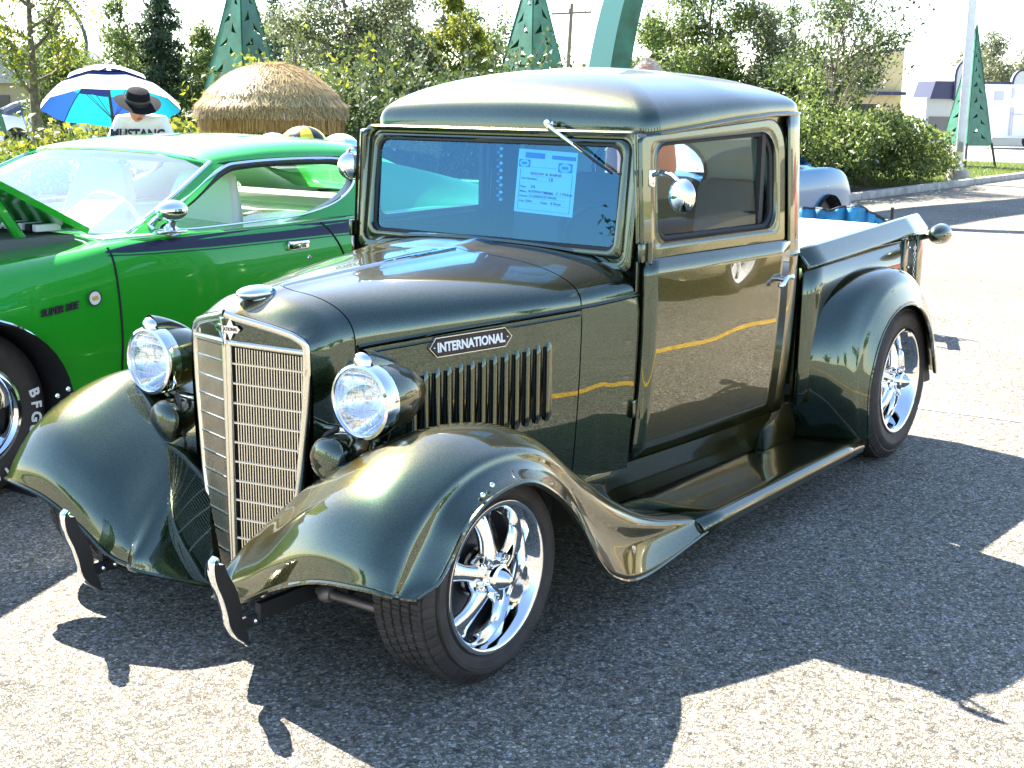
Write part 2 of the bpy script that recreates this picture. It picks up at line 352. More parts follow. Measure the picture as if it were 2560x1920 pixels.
def hood_sheet(name, s0, s1, ns=16, nt_=24):
    G = [[hood_pt(lerp(s0, s1, i / ns), j / nt_) for j in range(-nt_, nt_ + 1)] if False else
         [(lambda p: (p[0], -p[1], p[2]))(hood_pt(lerp(s0, s1, i / ns), j / nt_)) for j in range(nt_, 0, -1)] + [hood_pt(lerp(s0, s1, i / ns), j / nt_) for j in range(0, nt_ + 1)] for i in range(ns + 1)]
    return MB().grid(G).build(name, GR, truck, sharp=60)
sh = hood_sheet("grille_shell", 0, 1.985); hood_sheet("hood", 2.015, 5.985, 28); hood_sheet("cowl", 6.015, 8)
# black seams below the sheets
sm = MB()
for s0 in (2., 6.):
    sm.grid([[(lambda p: (p[0], sg * p[1] * .985, p[2] - .008))(hood_pt(s, j / 24)) for j in range(25)] for sg in (1,) for s in (s0 - .06, s0 + .06)])
    sm.grid([[(lambda p: (p[0], -p[1] * .985, p[2] - .008))(hood_pt(s, j / 24)) for j in range(25)] for s in (s0 - .06, s0 + .06)])
sm.build("hood_seam", M_BLACK, truck)
sp = MB(); sp.tube([(lambda p: (p[0], 0, p[2] - .002))(hood_pt(s, 0)) for s in np.linspace(2.05, 5.98, 24)], .0055, 6); sp.build("hinge_strip", M_CHROME, truck)
# ---- sides below the crease
def side_w(s, z):
    xc, xs, w, zc, zs = st(s); f = (zs - z) / .6
    return w + .004 - .03 * max(f, 0) ** 2 + .006 * max(0, s - 7)
def side_sheet(name, s0, s1, zlow, ns=12, top=0., nz=10):
    G = []
    for i in range(ns + 1):
        s = lerp(s0, s1, i / ns); a = st(s); zt = a[4] - top
        G.append([(a[1] + (.0), side_w(s, z) if k else a[2] + (.004 if top else 0), z) for k, z in enumerate(np.linspace(zt, zlow, nz + 1))])
    o = MB().grid(G).build(name, GR, truck); mirror_y(o); return o
side_sheet("shell_side", 0, 1.985, .30); hs = side_sheet("hood_side", 2.015, 5.985, .34, 24, .014); side_sheet("cowl_side", 6.015, 8, .34)
# bead along the crease
for sg in (1, -1):
    bd = MB(); bd.tube([(a[1], sg * (a[2] + .004), a[4] - .004) for a in (st(s) for s in np.linspace(2.05, 8, 30))], .006, 6)
    bd.tube([(a[1], sg * (a[2] + .003), a[4] - .026) for a in (st(s) for s in np.linspace(2.05, 5.95, 30))], .0045, 6)
    bd.build("hood_moulding", GR, truck)
# vertical seam strips
sm = MB()
for s0, zl in ((2., .3), (6., .34), (8., .35)):
    for sg in (1, -1):
        sm.grid([[(lambda a: (a[1], sg * (side_w(s, z) - .008), z))(st(s)) for z in np.linspace(st(s)[4] + .01, zl, 8)] for s in (s0 - .08, min(s0 + .08, 8))])
sm.build("panel_gap", M_BLACK, truck)
# louvres: thirteen pressed slots each side
lv0 = None
def hs_at(x):
    s = np.interp(-x, [-a[1] for a in ST], range(len(ST))); return float(s)
for k in range(13):
    x = -.196 - .0352 * k; s = hs_at(x); a = st(s); zt = lerp(.750, .806, k / 12); zb = zt - .25
    wy = side_w(s, .7); dx, dy = -1, (side_w(hs_at(x - .05), .7) - wy) / .05; M = frame((x, wy - .001, 0), (-1, -dy * -1, 0), (0, 0, 1), (dy, 1, 0))
    L = []
    for i, zz in enumerate(np.linspace(0, 1, 15)):
        h = min(1, math.sin(PI * min(zz, 1 - zz) / .14) if min(zz, 1 - zz) < .07 else 1)
        z = lerp(zb, zt, zz); nw = .5 + .5 * h
        L.append([(x + .012 * nw, wy - .002 - .00, z), (x + .0115 * nw, wy + .011 * h, z), (x + .006, wy + .0115 * h, z), (x - .006, wy + .006 * h, z), (x - .018 * nw, wy - .002, z)])
    m_ = MB().grid([[(p[0], p[1] + (x - p[0]) * .40, p[2]) for p in r] for r in L], flip=True)
    o = m_.build("louvre", GR, truck, sharp=50); mirror_y(o)
    b_ = MB().box((x + .0150, wy + .0035 - .006, lerp(zb, zt, .5)), (.0035, .006, (zt - zb) * .88)); o = b_.build("louvre_slot", M_BLACK, truck, False); mirror_y(o)
# ---- maker's plates
PL = M_DARK
def side_frame(x, z, out=.0, sg=1):
    s = hs_at(x); e = .03; y0, y1 = side_w(hs_at(x + e), z), side_w(hs_at(x - e), z); s_ = (y1 - y0) / (2 * e)
    X = Vector((-1, s_ * 1, .07)) if sg > 0 else Vector((1, s_, -.07)); N = Vector((s_, 1, 0)) if sg > 0 else Vector((s_, -1, 0))
    N.normalize(); X.normalize(); Y = N.cross(X)
    return frame((x + N.x * out, sg * side_w(s, z) + N.y * out, z), X, Y, N)
pl_p = [(-.137, 0), (-.115, .028), (.115, .028), (.137, 0), (.115, -.028), (-.115, -.028)]
for sg in (1, -1):
    Mx = side_frame(-.364, .828, .003, sg); p = MB().prism([(a * .96, b * .86) for a, b in pl_p], 0, .006).build("name_plate", mat("plate_dark", (.03, .018, .018), .5), truck, False); p.matrix_basis = Mx
    f = MB().tube([(a, b, .006) for a, b in pl_p + pl_p[:2]], .0022, 6).build("plate_border", M_SATIN, p)
    text("plate_lettering", "INTERNATIONAL", .038, T(0, -.002, .0065), M_LETTER, p, .001, sx=.76, off=.0014)
    for q in (-.122, .122): MB().ball((q, 0, .006), .0035, 8, 6).build("rivet", M_CHROME, p)
# ---- grille: two faces meeting at a ridge
# face coordinate u 0 at ridge .. 1 at side, z height
def g_half(z): return interp(z, [.10, .16, .25, .45, .70, .86, .92], [.075, .115, .160, .205, .232, .240, .240])
def g_pt(u, z, out=0., sg=1):
    w = g_half(z); xr = .207 - .02 * max(0, (.30 - z)); y = u * w; x = xr - .36 * y - .35 * max(0, u - .93) * w
    return (x + out * .94, sg * (y + out * .34), z)
FT = .948
def top_z(u): return interp(u, [0, .15, .36, .58, .79, .93, .98, 1.], [.947, .936, .925, .913, .899, .880, .860, .835])
for sg in (1, -1):
    fl = sg < 0
    # black plate standing in for the shade behind the bars
    MB().grid([[g_pt(u, z, -.03, sg) for z in np.linspace(.11, .875, 12)] for u in np.linspace(0, .97, 5)], flip=fl).build("grille_shade_plate", M_BLACK, truck)
    # painted header panel
    def hz(u): return lerp(.866, .846, u), top_z(u) - .016
    MB().grid([[g_pt(u, z, .001, sg) for z in np.linspace(hz(u)[0] + .0, max(hz(u)[1], hz(u)[0] + .001), 6)] for u in np.linspace(0.0, .90, 16)], flip=not fl).build("header_panel", GR, truck)
    # frame pieces: flat rounded nickel strips
    def strip(path, w, name="grille_frame", mt=M_SATIN, hgt=.009):
        m_ = MB(); G = []
        for i, (u, z) in enumerate(path):
            a = path[max(i - 1, 0)]; b = path[min(i + 1, len(path) - 1)]
            du, dz = (b[0] - a[0]) * g_half(z), b[1] - a[1]; L = math.hypot(du, dz) or 1; nu_, nz_ = -dz / L, du / L
            G.append([g_pt(u + nu_ * w * c / g_half(z), z + nz_ * w * c, hgt * h, sg) for c, h in ((-.5, 0), (-.42, .8), (-.15, 1.1), (.15, 1.1), (.42, .8), (.5, 0))])
        m_.grid(G, flip=fl); return m_.build(name, mt, truck, sharp=70)
    strip([(u, top_z(u) - .009) for u in np.linspace(0, .955, 20)] + [(.968, .80), (.968, .78)], .024)
    strip([(.966, z) for z in np.linspace(.80, .12, 24)], .020)
    strip([(u, lerp(.858, .842, u)) for u in np.linspace(0.0, .96, 8)], .018)
    strip([(.03, z) for z in np.linspace(.86, .115, 12)], .017)
    strip([(u, .125) for u in np.linspace(0, .96, 6)], .014)
    # bars
    bw = 1. if sg > 0 else .62
    N = 25
    for k in range(N):
        u0 = lerp(.115, .905, k / (N - 1)) * .236
        zb = .135; 
        while g_half(zb) * .92 < u0 and zb < .6: zb += .01
        zt = lerp(.854, .838, u0 / .236) - .008
        m_ = MB(); G = []
        for z in np.linspace(zb, zt, 6):
            u = u0 / g_half(z); G.append([g_pt(u - .0019 * bw / g_half(z), z, .0, sg), g_pt(u - .0015 * bw / g_half(z), z, .0014 * bw, sg), g_pt(u + .0015 * bw / g_half(z), z, .0014 * bw, sg), g_pt(u + .0019 * bw / g_half(z), z, .0, sg)])
        m_.grid(G, flip=fl).build("grille_bar", M_SATIN, truck, sharp=40)
    for k in range(12):
        z = .80 - .0565 * k; um = min(.93, .93)
        m_ = MB(); G = []
        for u in np.linspace(.07, um, 5): G.append([g_pt(u, z - .004 - .012 * u, .0, sg), g_pt(u, z - .002 - .012 * u, .0030, sg), g_pt(u, z + .002 - .012 * u, .0030, sg), g_pt(u, z + .004 - .012 * u, .0, sg)])
        m_.grid(G, flip=not fl).build("grille_crossbar", M_SATIN, truck)
# emblem of three diamonds with a name bar, folded over the ridge
for sg in (1, -1):
    Nv = Vector((.94, .34 * sg, 0)).normalized(); Xv = Vector((-.34 * sg, .94, 0)).normalized(); o0 = Vector(g_pt(0, .897, .007, sg)); M0 = frame(o0, Xv, (0, 0, 1), Nv)
    me_ = MB()
    if sg > 0:
        me_.prism([(.004, 0), (.018, .032), (.033, 0), (.018, -.032)], 0, .004, M0); me_.prism([(0, -.010), (.040, -.010), (.050, 0), (.040, .010), (0, .010)], .002, .006, M0)
    else:
        me_.prism([(-.004, 0), (-.018, .032), (-.033, 0), (-.018, -.032)][::-1], 0, .004, M0); me_.prism([(0, -.010), (-.040, -.010), (-.050, 0), (-.040, .010), (0, .010)][::-1], .002, .006, M0)
    me_.build("emblem", M_CHROME, truck, False)
    text("emblem_lettering", "ATIONAL" if sg > 0 else "INTERN", .0135, M0 @ T(.021 * sg, 0, .0065), mat("emblem_ink", (.03, .02, .02), .5), truck, .0004, sx=.72, off=.0004)
    MB().prism([(-.006, -.012), (.006, -.012), (0, -.05)], 0, .003, M0).build("emblem_tip", M_CHROME, truck, False)
# ---- radiator cap, low winged chrome
cap = MB(); cap.ball((.092, 0, .984), (.066, .044, .022), 32, 16); cap.lathe([(0, -.004), (.034, -.004), (.038, .002), (.038, .010), (.030, .016), (0, .018)], 32, T(.090, 0, .966)); cap.box((.020, 0, .984), (.06, .012, .012), b=.004); cap.build("radiator_cap", M_CHROME, truck, sharp=60)

# ---- fenders
FR = [
 [(0.21, 0.03, 0.125), (0.425, 0.16, 0.215), (0.425, 0.22, 0.222), (0.44, 0.3, 0.242), (0.45, 0.42, 0.306), (0.462, 0.58, 0.367), (0.47, 0.74, 0.39), (0.452, 0.815, 0.385), (0.427, 0.826, 0.376), (0.405, 0.861, 0.373)],
 [(0.19, 0.08, 0.17), (0.4, 0.16, 0.26), (0.41, 0.22, 0.28), (0.415, 0.3, 0.325), (0.432, 0.43, 0.393), (0.447, 0.58, 0.452), (0.446, 0.735, 0.465), (0.42, 0.81, 0.44), (0.38, 0.826, 0.421), (0.33, 0.865, 0.392)],
 [(0.16, 0.14, 0.26), (0.3, 0.18, 0.34), (0.33, 0.24, 0.38), (0.345, 0.32, 0.42), (0.375, 0.44, 0.488), (0.385, 0.58, 0.548), (0.38, 0.72, 0.555), (0.355, 0.805, 0.52), (0.32, 0.823, 0.481), (0.28, 0.867, 0.44)],
 [(0.14, 0.185, 0.36), (0.18, 0.22, 0.42), (0.21, 0.26, 0.46), (0.22, 0.33, 0.51), (0.24, 0.45, 0.575), (0.25, 0.58, 0.63), (0.26, 0.7, 0.628), (0.26, 0.8, 0.59), (0.245, 0.823, 0.551), (0.232, 0.881, 0.516)],
 [(0.1, 0.225, 0.46), (0.06, 0.26, 0.46), (0.08, 0.29, 0.5), (0.09, 0.35, 0.548), (0.09, 0.46, 0.615), (0.1, 0.59, 0.672), (0.11, 0.7, 0.672), (0.125, 0.8, 0.635), (0.13, 0.823, 0.596), (0.135, 0.881, 0.56)],
 [(-0.08, 0.25, 0.45), (-0.08, 0.3, 0.47), (-0.07, 0.33, 0.51), (-0.065, 0.38, 0.555), (-0.06, 0.48, 0.62), (-0.05, 0.6, 0.672), (-0.04, 0.7, 0.676), (-0.03, 0.8, 0.64), (-0.02, 0.823, 0.604), (-0.01, 0.881, 0.568)],
 [(-0.22, 0.31, 0.4), (-0.22, 0.36, 0.42), (-0.2, 0.39, 0.47), (-0.19, 0.43, 0.53), (-0.18, 0.51, 0.595), (-0.18, 0.61, 0.642), (-0.17, 0.7, 0.65), (-0.16, 0.8, 0.61), (-0.15, 0.823, 0.566), (-0.14, 0.879, 0.506)],
 [(-0.36, 0.37, 0.31), (-0.36, 0.42, 0.33), (-0.34, 0.44, 0.38), (-0.33, 0.48, 0.44), (-0.32, 0.55, 0.52), (-0.31, 0.63, 0.573), (-0.29, 0.71, 0.59), (-0.275, 0.8, 0.545), (-0.265, 0.823, 0.486), (-0.255, 0.875, 0.405)],
 [(-0.5, 0.42, 0.22), (-0.5, 0.47, 0.24), (-0.49, 0.49, 0.28), (-0.48, 0.53, 0.33), (-0.47, 0.6, 0.4), (-0.46, 0.66, 0.455), (-0.44, 0.73, 0.475), (-0.42, 0.8, 0.43), (-0.39, 0.823, 0.351), (-0.365, 0.871, 0.265)],
 [(-0.66, 0.45, 0.18), (-0.66, 0.5, 0.2), (-0.66, 0.53, 0.22), (-0.65, 0.57, 0.24), (-0.65, 0.63, 0.29), (-0.64, 0.69, 0.33), (-0.62, 0.75, 0.35), (-0.59, 0.805, 0.32), (-0.545, 0.823, 0.251), (-0.48, 0.867, 0.165)],
 [(-0.84, 0.45, 0.17), (-0.84, 0.5, 0.19), (-0.84, 0.54, 0.195), (-0.83, 0.59, 0.2), (-0.83, 0.65, 0.215), (-0.82, 0.71, 0.235), (-0.81, 0.77, 0.255), (-0.77, 0.815, 0.245), (-0.73, 0.824, 0.201), (-0.66, 0.865, 0.118)],
 [(-1.05, 0.45, 0.165), (-1.05, 0.5, 0.185), (-1.05, 0.55, 0.185), (-1.05, 0.6, 0.185), (-1.05, 0.66, 0.188), (-1.05, 0.72, 0.192), (-1.05, 0.78, 0.196), (-1.05, 0.825, 0.194), (-1.05, 0.842, 0.18), (-1.05, 0.864, 0.155)]]
G = patch(FR, 7, 6)
fe = MB().grid(G, flip=True).build("front_fender", GR, truck, sharp=70); solidify_apply(fe, .012, 1.)
fo = mirror_y(fe); fo.scale = (1, .90, 1)
# rolled lip along the outer edge, and the two chrome screws
lip = MB().tube([(p[-1][0], p[-1][1] - .003, p[-1][2]) for p in G], .006, 6).build("fender_lip", GR, truck); mirror_y(lip).scale = (1, .90, 1)
lip2 = MB().tube([tuple(q) for q in G[0]], .006, 6).build("fender_lip", GR, truck); mirror_y(lip2).scale = (1, .90, 1)
for (x, y, z) in ((.125, .866, .588), (.165, .868, .572)):
    o = MB().ball((x, y, z), .008, 10, 6).build("fender_screw", M_CHROME, truck); mirror_y(o)
# dark sheet standing in for the wheel-well shade inside the fender
inn = MB().grid([[(q[0] - .05 * (1 if i < 28 else -.6), min(q[1], .78), q[2] - .03) for q in r] for i, r in enumerate(G) if 3 < i < 52]).build("fender_shade_sheet", M_DARK, truck); mirror_y(inn).scale = (1, .90, 1)
RFc = [
 [(-2.30, .60, .17), (-2.32, .66, .168), (-2.36, .76, .165), (-2.40, .83, .165), (-2.415, .850, .165), (-2.43, .872, .165)],
 [(-2.20, .62, .36), (-2.22, .68, .37), (-2.26, .77, .38), (-2.31, .83, .38), (-2.345, .850, .378), (-2.385, .874, .375)],
 [(-2.20, .62, .56), (-2.22, .69, .58), (-2.28, .78, .59), (-2.345, .83, .575), (-2.385, .850, .560), (-2.430, .876, .535)],
 [(-2.30, .63, .74), (-2.33, .70, .75), (-2.38, .78, .745), (-2.44, .83, .710), (-2.475, .852, .688), (-2.52, .878, .645)],
 [(-2.50, .64, .825), (-2.52, .71, .838), (-2.55, .79, .832), (-2.59, .84, .795), (-2.61, .857, .760), (-2.64, .880, .700)],
 [(-2.76, .64, .842), (-2.77, .72, .857), (-2.78, .80, .850), (-2.79, .84, .812), (-2.795, .857, .770), (-2.80, .880, .708)],
 [(-3.00, .64, .79), (-3.00, .72, .805), (-2.99, .80, .798), (-2.975, .84, .755), (-2.965, .857, .715), (-2.955, .880, .655)],
 [(-3.18, .64, .67), (-3.18, .72, .685), (-3.16, .80, .680), (-3.13, .84, .640), (-3.10, .857, .600), (-3.075, .878, .555)],
 [(-3.30, .64, .52), (-3.30, .72, .525), (-3.28, .80, .520), (-3.24, .84, .490), (-3.19, .857, .460), (-3.15, .876, .430)],
 [(-3.40, .64, .33), (-3.40, .72, .33), (-3.38, .80, .325), (-3.33, .84, .322), (-3.27, .857, .330), (-3.20, .872, .345)]]
G = patch(RFc, 7, 6)
fe = MB().grid(G, flip=True).build("rear_fender", GR, truck, sharp=70); solidify_apply(fe, .012, 1.); mirror_y(fe)
lip = MB().tube([(p[-1][0], p[-1][1] - .003, p[-1][2]) for p in G], .006, 6).build("fender_lip", GR, truck); mirror_y(lip)
inn = MB().grid([[(q[0] + .03 * (-1 if q[0] > -2.8 else 1), min(q[1], .80), q[2] - .045) for q in r] for r in G]).build("fender_shade_sheet", M_DARK, truck); mirror_y(inn)  # dark sheet painting in the shade under the rear fender too
# ---- running board with its rolled edge, and the apron above it
rb = MB(); X = np.linspace(-1.025, -2.40, 10)
prof = [(.50, .186), (.60, .186), (.72, .188), (.80, .192), (.828, .196), (.848, .192), (.862, .178), (.866, .160), (.858, .140), (.845, .128)]
rb.grid([[(x, y, z) for y, z in prof] for x in X], flip=True)
o = rb.build("running_board", GR, truck); solidify_apply(o, .01, 1.); mirror_y(o)
ec = mesh('board_end', [(-1.026, y, z) for y, z in prof[3:]] + [(-1.026, .80, .13)], [tuple(range(len(prof) - 2))], GR, truck, False); mirror_y(ec)
ap = MB()
def aprof(x):
    zt = .345; bw_ = min(Wd(x, .36), side_w(min(hs_at(x), 8), .36)) if x > -.98 else Wd(x, .36); yb = interp(-x, [.7, 1.2, 2.3], [.50, .535, .585]); return [(x, bw_ - .016, zt + .01), (x, bw_ - .008, zt), (x, min(yb + .04, bw_), .290), (x, yb + .012, .235), (x, yb, .188)]
ap.grid([aprof(x) for x in np.linspace(-.62, -2.0, 12)], flip=True); o = ap.build("splash_apron", GR, truck); mirror_y(o)
ab = MB(); ab.box((-2.13, .575, .34), (.30, .09, .32), b=.02); ab.build("frame_cover", GR, truck)
o = MB().box((-2.13, -.575, .34), (.30, .09, .32), b=.02).build("frame_cover", GR, truck)
# chassis, axles, sway bar, bumper irons
ch = MB()
for sg in (1, -1): ch.box((-1.6, sg * .36, .24), (3.5, .07, .10)); ch.box((.30, sg * .33, .215), (.24, .02, .045))
ch.box((-1.6, 0, .30), (1.9, 1.0, .04)); ch.box((.1, 0, .25), (.1, .66, .08)); ch.box((-.45, 0, .42), (.9, .5, .5))
ch.tube([(0, -.62, .29), (0, .62, .29)], .035, 10); ch.tube([(-2.9, -.6, .34), (-2.9, .6, .34)], .04, 10); ch.build("chassis", M_DARK, truck)
sb = MB().tube([(.25, .42, .235), (.25, .66, .235)], .014, 10); sb.lathe([(0, -.02), (.02, -.02), (.026, -.012), (.026, .012), (.02, .02), (0, .02)], 12, T(.25, .415, .235, R(90))); sb.lathe([(0, 0), (.012, 0), (.012, .02), (0, .02)], 6, T(.25, .40, .235, R(90))); sb.build("suspension_bar", mat("cast_metal", (.22, .2, .19), .5, .8, noise=.3), truck)
def iron_path(sg):
    return [(.538, sg * .309, .392), (.552, sg * .309, .376), (.548, sg * .309, .33), (.528, sg * .309, .28), (.515, sg * .309, .235), (.508, sg * .309, .20), (.488, sg * .309, .165), (.462, sg * .309, .142), (.440, sg * .309, .122)]
for sg in (1, -1):
    P_ = cr1(iron_path(sg), 6); m_ = MB(); Gg = []
    for i, p in enumerate(P_):
        t = i / (len(P_) - 1); w = .013 * (1 if .1 < t < .9 else .8); th = lerp(.010, .046, math.sin(PI * min(1, t * 1.1)) ** .6) if t > .05 else .012
        q = P_[min(i + 1, len(P_) - 1)] - P_[max(i - 1, 0)]; q = q / np.linalg.norm(q); nx, nz = -q[2], q[0]
        if nx < 0: nx, nz = -nx, -nz
        Gg.append([(p[0], p[1] - w, p[2]), (p[0] + nx * .004, p[1] - w * .7, p[2] + nz * .004), (p[0] + nx * .004, p[1] + w * .7, p[2] + nz * .004), (p[0], p[1] + w, p[2]), (p[0] - nx * th, p[1] + w, p[2] - nz * th), (p[0] - nx * th, p[1] - w, p[2] - nz * th)])
    m_.grid(Gg, closed_v=True); m_.f.append(tuple(range(6))); m_.f.append(tuple(len(Gg) * 6 - 1 - k for k in range(6)))
    o = m_.build("bumper_iron", M_CHROME, truck, sharp=50)
    fc = MB().grid([[(p[0] + .0, p[1] + w_ * .0265, p[2]) for w_ in (-1, 1)] for p in P_]); 
    side = MB(); side.grid([[(g[3][0], g[3][1] + .0015 if sg > 0 else g[3][1] + .0015, g[3][2]), (g[4][0], g[4][1] + .0015, g[4][2])] for g in Gg[2:-1]]); side.build("iron_web", mat("painted_iron", (.02, .018, .018), .6), o)
    br = MB().box((.425, sg * .318, .190), (.13, .012, .034), b=.004).build("iron_bracket", M_DARK, truck, False)
    for x in (.385, .425): MB().lathe([(0, .0), (.009, 0), (.009, .006), (.004, .010), (0, .010)], 10, T(x, sg * .318 + .006, .190, R(-90))).build("bracket_bolt", M_CHROME, br)
# ---- headlamps, indicator on top, stand and horn below
def headlamp(sg):
    c = Vector((.135, sg * .435, .738)); M0 = frame(c, (0, 1, 0), (0, 0, 1), (1, 0, 0))   # z forward
    b = MB().lathe([(0, -.235), (.02, -.232), (.045, -.215), (.070, -.180), (.088, -.135), (.096, -.09), (.099, -.05), (.099, -.03)], 40, M0).build("headlight", GR, truck)
    MB().lathe([(.098, -.045), (.104, -.04), (.107, -.02), (.106, -.006), (.102, .004), (.094, .008), (.090, .004), (.089, -.004), (.089, -.012)], 48, M0).build("headlight_rim", M_CHROME, b)
    MB().lathe([(.0, -.085), (.03, -.078), (.06, -.055), (.08, -.025), (.089, -.004)], 40, M0).build("reflector", mat("lamp_reflector", (.9, .9, .9), .05, 1.), b)
    ln = MB().lathe([(0, .017), (.03, .0155), (.06, .009), (.08, .001), (.089, -.006)], 40, M0)
    ln.build("lens", M_LENS, b)
    rl = MB()
    for k in range(-3, 4):
        y = k * .022; h = math.sqrt(max(0, .082 ** 2 - y * y)); z = lambda d: .013 * (1 - (y * y + d * d) / .0079)
        rl.tube([(y, d, z(d) - .004) for d in np.linspace(-h, h, 7)], .0007, 4, M=M0)
    for k in (-3, -1, 1.6):
        d0 = k * .018; h = math.sqrt(.082 ** 2 - d0 * d0); rl.tube([(y, d0, .013 * (1 - (y * y + d0 * d0) / .0079) - .004) for y in np.linspace(-h, h, 7)], .0009, 4, M=M0)
    rl.tube([(-.035, -.06, .006), (-.045, -.035, .008), (.045, -.035, .008), (.035, -.06, .006)], .0009, 4, M=M0)
    rl.build("lens_flute", M_GLASSB, b)
    MB().ball((c.x - .03, c.y, c.z), (.012, .012, .012), 10, 8).build("bulb", M_CHROME, b)
    # indicator blister
    G = [[(c.x - .012 - .17 * t, c.y + .038 * math.cos(PI * j / 10) * (1 - t) ** .45, c.z + .082 + .058 * math.sin(PI * j / 10) * (1 - t ** 1.6) ** .8 - .02 * t) for j in range(11)] for t in np.linspace(0, 1, 12)]
    MB().grid(G, flip=True).build("indicator_housing", GR, b)
    MB().ball((c.x - .012, c.y, c.z + .108), (.020, .032, .026), 16, 10).build("indicator_lens", M_CHROME, b)
    # stand
    s_ = MB(); s_.tube([(c.x - .08, c.y, c.z - .085), (c.x - .075, c.y + .0, c.z - .125), (c.x - .06, c.y + sg * .02, c.z - .165)], [.030, .024, .045], 14)
    s_.build("headlight_stand", GR, truck)
    h_ = MB(); Mh = frame((c.x + .02, c.y - sg * .095, c.z - .165), (0, 1, 0), (0, 0, 1), (1, 0, -.1))
    h_.lathe([(0, -.14), (.02, -.135), (.042, -.09), (.055, -.05), (.060, -.01), (.061, .01), (.052, .024), (.03, .032), (0, .034)], 32, Mh)
    h_.build("horn", GR, truck)
    MB().tube(cr1([(c.x - .02, c.y - sg * .10, c.z - .09), (c.x + .0, c.y - sg * .135, c.z - .12), (c.x, c.y - sg * .14, c.z - .19), (c.x - .03, c.y - sg * .14, c.z - .25)], 5), .0075, 8).build("wiring_conduit", M_RUBBER, truck)
    hb = MB().tube([(c.x - .06, c.y - sg * .02, c.z - .10), (c.x - .06, c.y - sg * .2, c.z - .11)], .012, 10).build("headlight_bar", M_CHROME, truck)
M_LENS = tint_glass("lens_glass", (.9, .93, .95), .06); M_GLASSB = mat("lens_ridge", (.65, .72, .78), .1, .3)
headlamp(1); headlamp(-1)
# ---- wheels
def make_wheel(parent, c, sg, Rt, Rr, wt, name="front_wheel"):
    """c = hub centre on the outer face plane; sg side"""
    w = bpy.data.objects.new(name, None); link(w, parent); w.matrix_basis = frame(c, (1, 0, 0), (0, 0, 1), (0, -1, 0)) if sg > 0 else frame(c, (-1, 0, 0), (0, 0, 1), (0, 1, 0))
    # local: z points INTO the vehicle; outer face at z=0
    sw = Rt - Rr; m_ = MB()
    prof = [(Rr - .012, wt - .02), (Rr + .01, wt - .004), (Rr + sw * .45, wt + .006), (Rt - .03, wt - .004), (Rt - .008, wt - .022)]
    nT = 5
    for k in range(nT):      # ribs with grooves between
        z1 = lerp(wt - .024, .024, k / nT); z0 = lerp(wt - .024, .024, (k + 1) / nT); g = .0035
        prof += [(Rt - .009, z1 - .0004), (Rt, z1 - g), (Rt + .0, z0 + g), (Rt - .009, z0 + .0004)]
    nb = len(prof)
    prof += [(Rt - .008, .020), (Rt - .022, .008), (Rt - .034, .001), (Rt - .040, .0022), (Rr + sw * .55, -.008), (Rr + sw * .42, -.0085), (Rr + sw * .40, -.0065), (Rr + sw * .2, -.0035), (Rr + .012, .003), (Rr + .006, .006), (Rr - .002, .012), (Rr - .006, .03)]
    n = 480; vs = []; fs = []; mm = len(prof)
    for k in range(n):
        for i, (r, z) in enumerate(prof):
            kk = k + int(z / wt * 26)
            if Rt - .036 < r and .003 < z < wt - .003 and 4 <= i < nb + 2 and kk % 8 == 0: r -= .006
            if k % 30 == 15 and False: r -= .01
            a = 2 * PI * k / n; vs.append((r * math.cos(a), r * math.sin(a), z))
    for k in range(n):
        k2 = (k + 1) % n
        for i in range(mm - 1): fs.append((k * mm + i, k2 * mm + i, k2 * mm + i + 1, k * mm + i + 1))
    mesh("tyre", vs, fs, M_TYRE, w, sharp=35)
    # rim
    ro = Rr; rim = MB().lathe([(ro - .004, .020), (ro + .004, .010), (ro + .007, .002), (ro + .005, -.003), (ro - .003, -.004), (ro - .010, .002), (ro - .014, .012), (ro - .020, .018), (ro - .022, .045), (ro - .032, .056), (ro - .036, .085), (ro - .038, wt - .02)], 96, None)
    rim.build("rim", M_CHROME, w, sharp=50)
    MB().lathe([(0, .125), (ro - .04, .125)], 48).build("brake_backing", mat("brake_dark", (.01, .01, .011), .6), w)
    MB().lathe([(.05, .088), (ro - .075, .088), (ro - .075, .100), (.05, .100)], 48).build("brake_disc", mat("brake_steel", (.12, .12, .12), .35, .9), w)
    # five tapered spokes
    sp_ = MB(); r0, r1 = .048, ro - .026
    G = []
    for t in np.linspace(0, 1, 12):
        r = lerp(r0, r1, t); hw = lerp(.027, .046, t ** 1.3) - .011 * math.sin(PI * t) ** 1.2 + (.022 * max(0, t - .82) / .18 if t > .82 else 0); zf = lerp(.018, .060, t ** 1.5); dp = lerp(.03, .018, t)
        G.append([(r, -hw, zf + dp), (r, -hw * .95, zf + .006), (r, -hw * .55, zf - .004), (r, 0, zf - .007), (r, hw * .55, zf - .004), (r, hw * .95, zf + .006), (r, hw, zf + dp)])
    sp_.grid(G); s0 = sp_.build("spoke", M_CHROME, w, sharp=80)
    for k in range(5):
        s_ = s0 if k == 0 else again(s0, w); s_.rotation_euler = (0, 0, 2 * PI * k / 5 + PI / 2)
    hub = MB().lathe([(.070, .070), (.068, .030), (.062, .020), (.045, .012), (.040, -.008), (.038, -.012), (.030, -.016), (.022, -.030), (.010, -.044), (0, -.047)], 40).build("hub_cap", M_CHROME, w, sharp=30)
    nut = MB().lathe([(.012, .03), (.012, .006), (.008, -.004), (0, -.005)], 6).build("lug_nut", M_CHROME, w, sharp=30)
    for k in range(5):
        q = nut if k == 0 else again(nut, w); a = 2 * PI * (k + .5) / 5 + PI / 2; q.location = (.058 * math.cos(a), .058 * math.sin(a), 0)
    MB().tube([(0, ro - .03, .045), (0, ro - .045, .03)], .004, 8).build("valve_stem", M_RUBBER, w)
    return w
FW, RW = .293, .349
